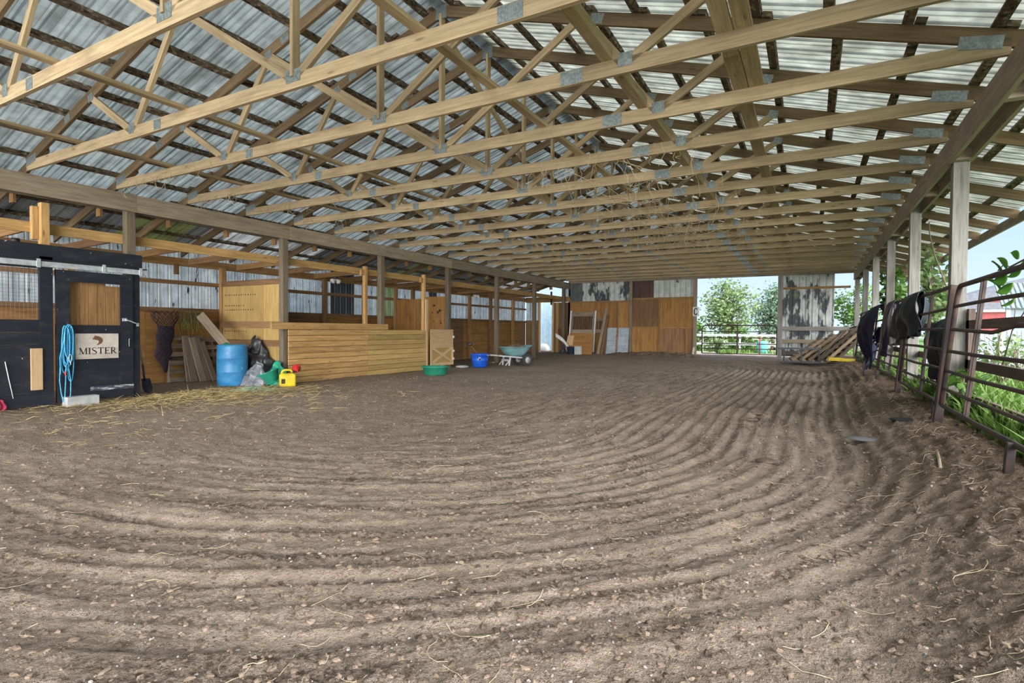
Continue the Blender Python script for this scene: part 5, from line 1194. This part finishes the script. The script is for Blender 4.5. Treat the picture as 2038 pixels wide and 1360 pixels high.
grass_obj('grass', dict(n=7000, xr=(-9, 3), yr=(27.5, 40), h=.35, seed=7, w=.02, zf=lambda x, y: np.full(len(x), .08), keep=lambda x, y: (np.sin(x*1.3)+np.sin(y*.9+x*.4)+.6*np.sin(x*3.1)) > .35), 'green grass clumps in the yard beyond the gate')
# leafy plants
M['leaf'] = blotch('green leaves', (0.0715, 0.182, 0.0193), (0.132, 0.253, 0.044), (6, 6, 6), .4, .6, .45, 0, None, .3)
M['leafpale'] = blotch('pale green leaves', (0.121, 0.22, 0.066), (0.209, 0.286, 0.11), (3, 3, 3), .4, .6, .5, 0, None, .3)
M['leafblue'] = blotch('blue green leaves', (0.088, 0.182, 0.105), (0.165, 0.248, 0.149), (3, 3, 3), .4, .6, .5, 0, None, .3)
M['bark'] = plain('grey brown bark', (.16, .12, .09), .9, 0, .3)
def leafquads(P, size, seed, asp=.55):
    g = np.random.RandomState(seed); n = len(P); d = g.normal(size=(n, 3)); d[:, 2] = d[:, 2]*.5-.25; d /= np.linalg.norm(d, axis=1)[:, None]; e = np.cross(d, g.normal(size=(n, 3))); e /= np.linalg.norm(e, axis=1)[:, None]; s = (size*g.uniform(.6, 1.25, n))[:, None]; up = np.cross(d, e)
    a = P; b = P+d*s*.35+e*s*asp*.5+up*s*.06; b2 = P+d*s*.72+e*s*asp*.4+up*s*.05; c = P+d*s; b3 = P+d*s*.72-e*s*asp*.4+up*s*.05; b4 = P+d*s*.35-e*s*asp*.5+up*s*.06
    V = np.stack([a, b, b2, c, b3, b4], 1).reshape(-1, 3); k = np.arange(n)*6; return V, np.stack([k, k+1, k+2, k+3, k+4, k+5], -1)
def tree(name, base, h, crown, nl, lsize, mat, lab, cat, seed, trunk_r=.10, nb=26, lobes=None, group=None, stems=1):
    """crown = (rx, ry, rz, zc): ellipsoid of branches ending in leaves"""
    root = empty(name, base); g = np.random.RandomState(seed); rx, ry, rz, zc = crown; mb = MB(); ends = []
    for s in range(stems):
        ox = (g.rand()-.5)*.3*(stems > 1)
        mb.tube([(ox, 0, -.1), (ox+.05, .03, h*.3), (ox*.6-.04, .02, h*.6), (ox*.3, 0, h*.92)], [trunk_r, trunk_r*.75, trunk_r*.5, trunk_r*.12], 7)
    for i in range(nb):
        a = g.uniform(0, 6.28); t = g.uniform(.12, .85); z0 = h*t; u = g.uniform(-1, 1); q = math.sqrt(max(0, 1-u*u)); e = Vector((rx*q*math.cos(a)*g.uniform(.6, 1.05), ry*q*math.sin(a)*g.uniform(.6, 1.05), max(zc+rz*u, .15)))
        s = Vector((0, 0, min(z0, e.z*.85))); m = s.lerp(e, .5)+Vector((0, 0, .08*h)); mb.tube([s, m, e], [trunk_r*.32, trunk_r*.18, .006], 5); ends.append((s, m, e))
    mb.build('trunk', M['bark'], root)
    P = []
    for i in range(nl):
        s, m, e = ends[g.randint(len(ends))]; t = g.uniform(.25, 1.05); p = (s.lerp(m, t*2) if t < .5 else m.lerp(e, (t-.5)*2)); k = .16*min(rx, rz)+.02; P.append((p.x+g.normal(0, k), p.y+g.normal(0, k), max(p.z+g.normal(0, k), .05)))
    V, F = leafquads(np.array(P), lsize, seed+1); me = bpy.data.meshes.new('foliage'); me.from_pydata(V.tolist(), [], F.tolist()); me.materials.append(M[mat]); me.update(); o = bpy.data.objects.new('foliage', me); C.objects.link(o); o.parent = root
    return tag(root, lab, cat, group)
tree('tree', (-4.2, 34, .05), 4.3, (1.75, 1.5, 1.55, 2.5), 3000, .20, 'leafpale', 'airy pale green tree beyond the pipe gate, left one', 'tree', 3, .10, 60)
tree('tree', (-2.1, 37, .05), 3.9, (1.5, 1.4, 1.6, 2.3), 2800, .20, 'leafblue', 'bushy blue green tree beyond the pipe gate, right one', 'tree', 5, .10, 60)
tree('bush', (-5.6, 32, .05), 1.7, (1.3, 1.0, .8, .85), 1500, .16, 'leaf', 'low green bush left of the airy tree beyond the gate', 'bush', 8, .05, 30)
tree('bush', (-3.2, 31.8, .05), 1.4, (1.5, .8, .55, .75), 1200, .15, 'leaf', 'low dark green bush between the two trees', 'bush', 9, .05, 30)
tree('bush', (-4.1, 28.6, .05), .85, (.55, .5, .38, .42), 600, .12, 'leafpale', 'small yellow green bush right behind the pipe gate', 'bush', 10, .03, 20)
tree('shrub', (1.55, 26.6, .2), 3.1, (1.15, 1.0, .9, 2.2), 900, .17, 'leaf', 'leafy sapling reaching in beside the leaning pallets', 'shrub', 11, .035, 24)
tree('shrub', (2.12, 19.0, .2), 2.85, (.42, 1.3, .75, 2.15), 1100, .17, 'leaf', 'dense green shrub outside the fence behind the navy blanket', 'shrub', 12, .04, 28)
tree('shrub', (2.14, 13.8, .2), 2.75, (.38, 1.0, .7, 2.05), 900, .14, 'leafpale', 'bright green shrub outside the fence behind the black jacket', 'shrub', 13, .035, 26)
tree('shrub', (2.45, 10.4, .2), 1.3, (.5, .6, .45, .75), 190, .09, 'leafpale', 'small weedy shrub between the plank rails and the pale fence', 'shrub', 14, .02, 20)
tree('shrub', (2.75, 10.9, .2), 1.1, (.5, .6, .4, .65), 170, .09, 'leafpale', 'weedy shrub before the pale fence, farther right', 'shrub', 15, .02, 20)
tree('weed', (1.50, 7.70, .25), .50, (.13, .22, .18, .30), 70, .17, 'leaf', 'broad grey green weed at the foot of the nearest post', 'weed', 16, .012, 12)
# vine twig with big round leaves over the top rail
vt = empty('vine', (1.37, 5.72, 1.73)); mb = MB(); mb.tube([(.18, -1.0, .12), (.08, -.5, .10), (.0, -.05, .02), (-.02, .15, -.08)], .007, 6); mb.tube([(.0, -.05, .02), (.0, .10, .06), (-.01, .22, .02)], .005, 5); mb.build('stem', M['bark'], vt)
M['leafbig'] = blotch('glossy green leaf', (0.072, 0.24, 0.024), (0.12, 0.32, 0.04), (8, 8, 8), .4, .6, .35, 0, None, .25)
for i, (p, s, rz, tl) in enumerate((((-.02, .12, -.02), .13, 1.9, .2), ((.0, .02, -.04), .13, -.4, .4), ((-.02, -.03, .0), .12, 1.2, -.2), ((.0, .2, -.14), .13, 1.5, 1.2), ((.02, -.22, .02), .12, -1.0, .3), ((.03, .0, -.10), .13, -.8, .9), ((.03, -.12, .08), .09, .7, -.3), ((.05, -.36, .05), .11, -.6, .5), ((.03, -.05, -.22), .10, -1.3, 1.3))):
    mb = MB(); rt = Matrix.Rotation(rz, 3, 'X') @ Matrix.Rotation(.5+tl*.3, 3, 'Z')
    def lf(u, v, s=s, rt=rt, p=p):
        w = math.sin(PI*v)**.7*.5; q = Vector((.10*s*abs(u-.5)*4*.5+.12*s*math.sin(v*3), (v)*s, (u-.5)*2*w*s*.85)); return tuple(rt @ q+Vector(p))
    mb.grid(lf, 6, 8); mb.build('leaf', M['leafbig'], vt, solid=.001)
tag(vt, 'vine twig with round glossy leaves over the nearest fence rail', 'vine')
mb = MB(); mb.tube([(1.75, 7.4, .9), (1.72, 7.0, 1.25), (1.74, 6.75, 1.42), (1.74, 6.6, 1.55)], .006, 5); mb.tube([(1.72, 6.98, 1.27), (1.73, 6.95, 1.5), (1.73, 6.98, 1.58)], .004, 5); tag(mb.build('twig', M['bark']), 'bare forked twig beside the nearest post', 'twig')
mb = MB(); mb.tube([(1.72, 9.9, .4), (1.75, 9.7, 1.3), (1.70, 9.9, 1.9), (1.62, 10.3, 2.4), (1.60, 10.6, 2.75), (1.58, 10.55, 2.95)], .010, 6); tag(mb.build('sapling_stem', M['bark']), 'thin bare stem rising behind the black jacket to the eave', 'stem')
# pale fence and small sheds on the right
M['vinyl'] = blotch('pale blue grey fence', (0.315, 0.39, 0.398), (0.27, 0.345, 0.36), (2, 2, 2), .4, .7, .5); M['vpost'] = plain('white fence post', (0.409, 0.428, 0.434), .5, 0, .05)
vf = empty('privacy_fence', (2.1, 14.4, .15))
for i in range(6):
    a, b = i*.42, (i+1)*.42; mb = MB(); pr = ribbed(a+.03, b-.02, .07, .008)
    for k in range(len(pr)-1):
        (p, ha), (q, hb) = pr[k], pr[k+1]; mb.add([(p, -ha-.03*p, .0), (q, -hb-.03*q, .0), (q, -hb-.03*q, 1.12), (p, -ha-.03*p, 1.12)], [(0, 1, 2, 3)])
    mb.build('infill_panel', M['vinyl'], vf, solid=.01); mb = MB(); mb.box((b, -.03*b-.02, .6), (.05, .06, 1.2)); mb.build('fence_upright', M['vpost'], vf); 
tag(vf, 'pale blue grey privacy fence outside beyond the plank rails', 'fence')
M['shed'] = blotch('blue grey shed siding', (0.208, 0.272, 0.32), (0.168, 0.232, 0.28), (3, 3, 1), .4, .7, .5); M['shedroof'] = blotch('grey green metal roof', (0.18, 0.217, 0.217), (0.135, 0.173, 0.173), (3, 3, 3), .4, .7, .6, 0)
sd = empty('shed', (4.35, 18, .1)); mb = MB(); mb.prism([(0, 0, 0), (4, 0, 0), (4, 3, 0), (.85, 3, 0)], (0, 0, 1.78)); mb.build('wall', M['shed'], sd)
mb = MB(); pr = ribbed(-.15, 4.2, .10, .02)
for k in range(len(pr)-1):
    (p, ha), (q, hb) = pr[k], pr[k+1]; mb.add([(p, -.12, 1.74+ha), (q, -.12, 1.74+hb), (q+.1, 1.1, 2.45+hb), (p+.1, 1.1, 2.45+ha)], [(0, 1, 2, 3)])
mb.build('roof', M['shedroof'], sd, solid=.01); mb = MB(); mb.box2((-.06, -.03, 0), (.03, .03, 1.76)); mb.build('corner_trim', M['vpost'], sd)
tag(sd, 'small blue grey shed with a ribbed metal roof', 'shed')
rb = empty('barn', (16.0, 80, 0)); M['redb'] = blotch('red barn siding', (0.312, 0.042, 0.042), (0.252, 0.03, 0.03), (2, 2, 0.3), .4, .7, .6); M['shing'] = blotch('grey shingles', (0.143, 0.149, 0.171), (0.11, 0.116, 0.138), (3, 3, 3), .4, .6, .8)
def sc(x, z): return (x*1.778-16.0, 1.226+(z-1.226)*1.778)
def slab(pts, y0, d, mat, name):
    mb = MB(); q = [sc(*p) for p in pts]; mb.prism([(x, y0, z) for x, z in q], (0, d, 0)); mb.build(name, mat, rb)
slab([(8.9, .3), (14, .3), (14, 3.3), (11.6, 4.0), (9.3, 3.1), (8.9, 2.9)], 0, 12, M['redb'], 'wall')
slab([(8.5, 2.78), (9.42, 3.10), (11.5, 3.93), (14.2, 3.1), (14.2, 3.3), (11.55, 4.68), (8.5, 3.60)], -.6, 14, M['shing'], 'roof')
slab([(9.3, 3.06), (11.5, 3.90), (11.5, 4.02), (9.3, 3.18)], -.75, .14, M['vpost'], 'rake_trim')
slab([(8.3, 2.66), (11.0, 2.66), (10.9, 3.12), (8.6, 3.12)], -2.6, 2.0, M['shing'], 'lean_to_roof'); slab([(8.3, 2.52), (11.02, 2.52), (11.02, 2.66), (8.3, 2.66)], -2.75, .3, M['vpost'], 'eave_trim'); slab([(9.1, .3), (10.86, .3), (10.86, 2.52), (9.1, 2.52)], -2.4, 2.3, M['redb'], 'lean_to_wall'); slab([(10.8, .3), (10.9, .3), (10.9, 2.52), (10.8, 2.52)], -2.5, .1, M['vpost'], 'corner_trim')
slab([(8.9, .3), (9.1, .3), (9.1, 2.4), (8.9, 2.4)], -2.3, 1, M['shed'], 'door')
tag(rb, 'red barn with grey shingle roofs in the distance', 'barn')
# far pale building seen through the little doorway, bags on the ground there
M['farwall'] = blotch('pale blue siding', (0.27, 0.36, 0.414), (0.225, 0.315, 0.378), (2, 2, 0.5), .4, .7, .5)
ob = empty('outbuilding', (-16, 27.2, 0)); mb = MB()
pr = ribbed(0, 6.5, .30, .03)
for k in range(len(pr)-1):
    (p, ha), (q, hb) = pr[k], pr[k+1]; mb.add([(p, -ha, 0), (q, -hb, 0), (q, -hb, 3.0), (p, -ha, 3.0)], [(0, 1, 2, 3)])
mb.build('wall', M['farwall'], ob, solid=.01); tag(ob, 'pale blue sided outbuilding seen through the small doorway', 'building')
for i, (x, y, s) in enumerate(((-12.75, 25.4, .36), (-12.25, 25.6, .32), (-12.5, 25.05, .26))):
    mb = MB(); v, f_ = icos(s, (x, y, s*.72), i+40, (1.1, .9, .85), 14, 10, .08); mb.add(v, f_, None, True); tag(mb.build('sack', M['white']), ['white sack outside the small doorway, left one', 'white sack outside the small doorway, right one', 'white sack outside the small doorway, nearest one'][i], 'sack', 'white sacks')
# yard rail fence, barrel, red post
yf = empty('rail_fence', (-9, 31.0, .1))
for i in range(8): mb = MB(); mb.box((i*1.9, 0, .5), (.09, .09, 1.0)); mb.build('fence_upright', M['vpost'], yf)
for z in (.45, .92): mb = MB(); mb.box((6.6, -.05, z), (13.4, .03, .12)); mb.build('rail', M['vpost'], yf)
tag(yf, 'white rail fence across the yard beyond the gate', 'fence')
br2 = empty('barrel', (-2.15, 30.2, .12)); mb = MB(); mb.lathe([(0, 0), (.24, 0), (.26, .03), (.265, .25), (.27, .3), (.265, .35), (.26, .58), (.24, .62), (0, .62)], n=20); mb.build('body', plain('teal plastic', (.10, .42, .42), .5), br2); tag(br2, 'teal barrel in the yard behind the gate', 'barrel')
mb = MB(); mb.tube([(-2.12, 28, .05), (-2.10, 28, 1.0)], .03, 8); tag(mb.build('marker_post', M['redb']), 'thin red post in the yard behind the gate', 'post')
# ------------------------------------------------------------------ litter on the dirt: clods, pebbles, straw
def scatter_blobs(name, n, rfun, sx, mat, lab, cat, seed, near=True):
    g = random.Random(seed); V = []; F = []; k = 0
    base, bf = icos(1, (0, 0, 0), seed, (1, 1, 1), 6, 4, .0)
    base = np.array(base); nb_ = len(base); gg = np.random.RandomState(seed); out = []; fo = []
    d = gg.rand(n)**1.9*13+1.3; an = np.radians(gg.uniform(-47, 45, n)); yaw = math.radians(28.92)
    x = d*np.sin(an-yaw); y = d*np.cos(an-yaw); ok = (x > -9.6) & (x < 1.35); x = x[ok]; y = y[ok]; m = len(x); z = floor_z(x, y); r = rfun(gg, m)
    sh = gg.uniform(.6, 1.35, (m, 1, 3)); ro = gg.uniform(0, 6.28, m); jit = gg.uniform(.55, 1.35, (m, nb_, 1))
    B = base[None]*sh*jit*r[:, None, None]*np.array(sx)[None, None]; c, s = np.cos(ro)[:, None], np.sin(ro)[:, None]
    Bx = B[..., 0]*c-B[..., 1]*s; By = B[..., 0]*s+B[..., 1]*c
    V = np.stack([Bx+x[:, None], By+y[:, None], B[..., 2]+(z+r*.25*sx[2])[:, None]], -1).reshape(-1, 3)
    bf = np.array(bf); F = (bf[None]+(np.arange(m)*nb_)[:, None, None]).reshape(-1, 4)
    tag(np_mesh(name, V, F, mat, None, False), lab, cat, None, 'stuff')
M['clod'] = blotch('damp dark clod', (.11, .078, .055), (.24, .175, .125), (9, 9, 9), .42, .62, .95); M['cloddry'] = blotch('dry tan clod', (.36, .27, .20), (.26, .19, .135), (9, 9, 9), .42, .62, .95)
M['pebble'] = blotch('pale pebble', (.58, .52, .46), (.36, .33, .31), (25, 25, 25), .4, .6, .7)
scatter_blobs('soil_crumbs', 11000, lambda g, m: .003+.013*g.rand(m)**3, (1.2, 1, .6), M['clod'], 'dark soil crumbs littering the dirt floor', 'soil', 101)
scatter_blobs('soil_crumbs', 11000, lambda g, m: .003+.014*g.rand(m)**3, (1.2, 1, .55), M['cloddry'], 'dry tan soil crumbs littering the dirt floor', 'soil', 102)
scatter_blobs('pebbles', 2600, lambda g, m: .0025+.006*g.rand(m)**2.5, (1, 1, .7), M['pebble'], 'pale pebbles scattered over the dirt floor', 'pebbles', 103)
M['straw'] = blotch('bleached straw', (.62, .52, .36), (.48, .38, .24), (30, 30, 30), .4, .6, .85)
mb = MB(); rg = random.Random(19)
def strawline(x, y, L, a, r, bend):
    pts = []
    for j in range(6):
        t = j/5-.5; aa = a+bend*t; px_, py_ = x+L*t*math.cos(aa), y+L*t*math.sin(aa); pts.append((px_, py_, fz(px_, py_)+r+.004))
    mb.tube(pts, r, 4, smooth=False)
for i in range(230):
    d = 1.6+rg.random()**1.5*9; an = math.radians(rg.uniform(-46, 44)-28.92); x, y = d*math.sin(an), d*math.cos(an)
    if -9 < x < 1.3: strawline(x, y, rg.uniform(.06, .26), rg.uniform(0, 6.28), rg.uniform(.0010, .0020), rg.uniform(-1.5, 1.5))
for i in range(210):
    x, y = 1.25-abs(rg.gauss(0, .45)), rg.uniform(1.6, 12); strawline(x, y, rg.uniform(.05, .25), rg.uniform(0, 6.28), rg.uniform(.0010, .0022), rg.uniform(-1.5, 1.5))
tag(mb.build('straw_litter', M['straw']), 'single bleached straws lying over the dirt floor', 'straw', None, 'stuff')
def flatstone(x, y, rx, ry, mat, name, lab, cat, seed):
    mb = MB(); v, f_ = icos(1, (0, 0, 0), seed, (rx, ry, .022), 12, 6, .08); z = fz(x, y); mb.add([(a+x, b+y, c+z+.018) for a, b, c in v], f_, None, True); tag(mb.build(name, mat), lab, cat)
flatstone(.50, 6.75, .15, .10, plain('grey stone', (.17, .17, .175), .9), 'flat_stone', 'flat grey stone in the dirt near the pipe fence', 'stone', 3)
flatstone(-.34, 5.55, .10, .075, M['clod'], 'rubber_scrap', 'dark brown scrap half buried in the middle of the furrows', 'scrap', 4)
flatstone(-.67, 8.64, .16, .07, M['clod'], 'dark_clod', 'dark flat clod at the bend of the furrows, deeper one', 'clod', 5); flatstone(-.72, 7.95, .13, .06, M['clod'], 'dark_clod', 'dark flat clod at the bend of the furrows, nearer one', 'clod', 6)
flatstone(.95, 7.4, .17, .12, M['tarp'], 'rubber_scrap', 'dark scrap at the foot of the heavy fence post', 'scrap', 7)
mb = MB(); mb.tube([(.92, 5.55, fz(.92, 5.55)+.02), (.90, 5.35, fz(.9, 5.35)+.02), (.87, 5.12, fz(.87, 5.12)+.02)], .011, 7); tag(mb.build('stick', M['straw']), 'short pale stick lying below the near fence panel', 'stick')
# cobwebby hay wisps hanging from the trusses
mb = MB(); rg = random.Random(29)
for i in range(330):
    k = rg.choice([4, 5, 6, 7, 8, 9, 10]); y = YT0+DT*k+rg.uniform(-.06, .06); x = rg.gauss(-2.6, .75); z = ZC+rg.choice([0, .14])
    pts = [(x, y, z)]; L = rg.uniform(.06, .34)
    for j in range(4): pts.append((pts[-1][0]+rg.gauss(0, .03), pts[-1][1]+rg.gauss(0, .03), pts[-1][2]-L/4))
    mb.tube(pts, .0026, 3, smooth=False)
for k in range(4, 11):
    for q in range(3):
        x = -2.9+rg.gauss(0, .4); y = YT0+DT*k; pts = [(x+.9*t+.05*rg.gauss(0, 1), y+DT*t, ZC-.25*math.sin(PI*t)*rg.uniform(.4, 1)+.02) for t in (0, .2, .4, .6, .8, 1)]; mb.tube(pts, .004, 4)
for i in range(240):
    k = rg.choice(range(2, 9)); y = YT0+DT*k-.03; x = XL+.25+abs(rg.gauss(0, 1.1)); z = ZC+rg.uniform(-.02, .1); L = rg.uniform(.04, .2); mb.tube([(x, y, z), (x+rg.gauss(0, .04), y-.02, z-L*.5), (x+rg.gauss(0, .06), y+rg.gauss(0, .03), z-L)], .0024, 3, smooth=False)
tag(mb.build('hay_wisps', M['straw']), 'pale hay wisps and strings hanging from the trusses', 'hay', None, 'stuff')
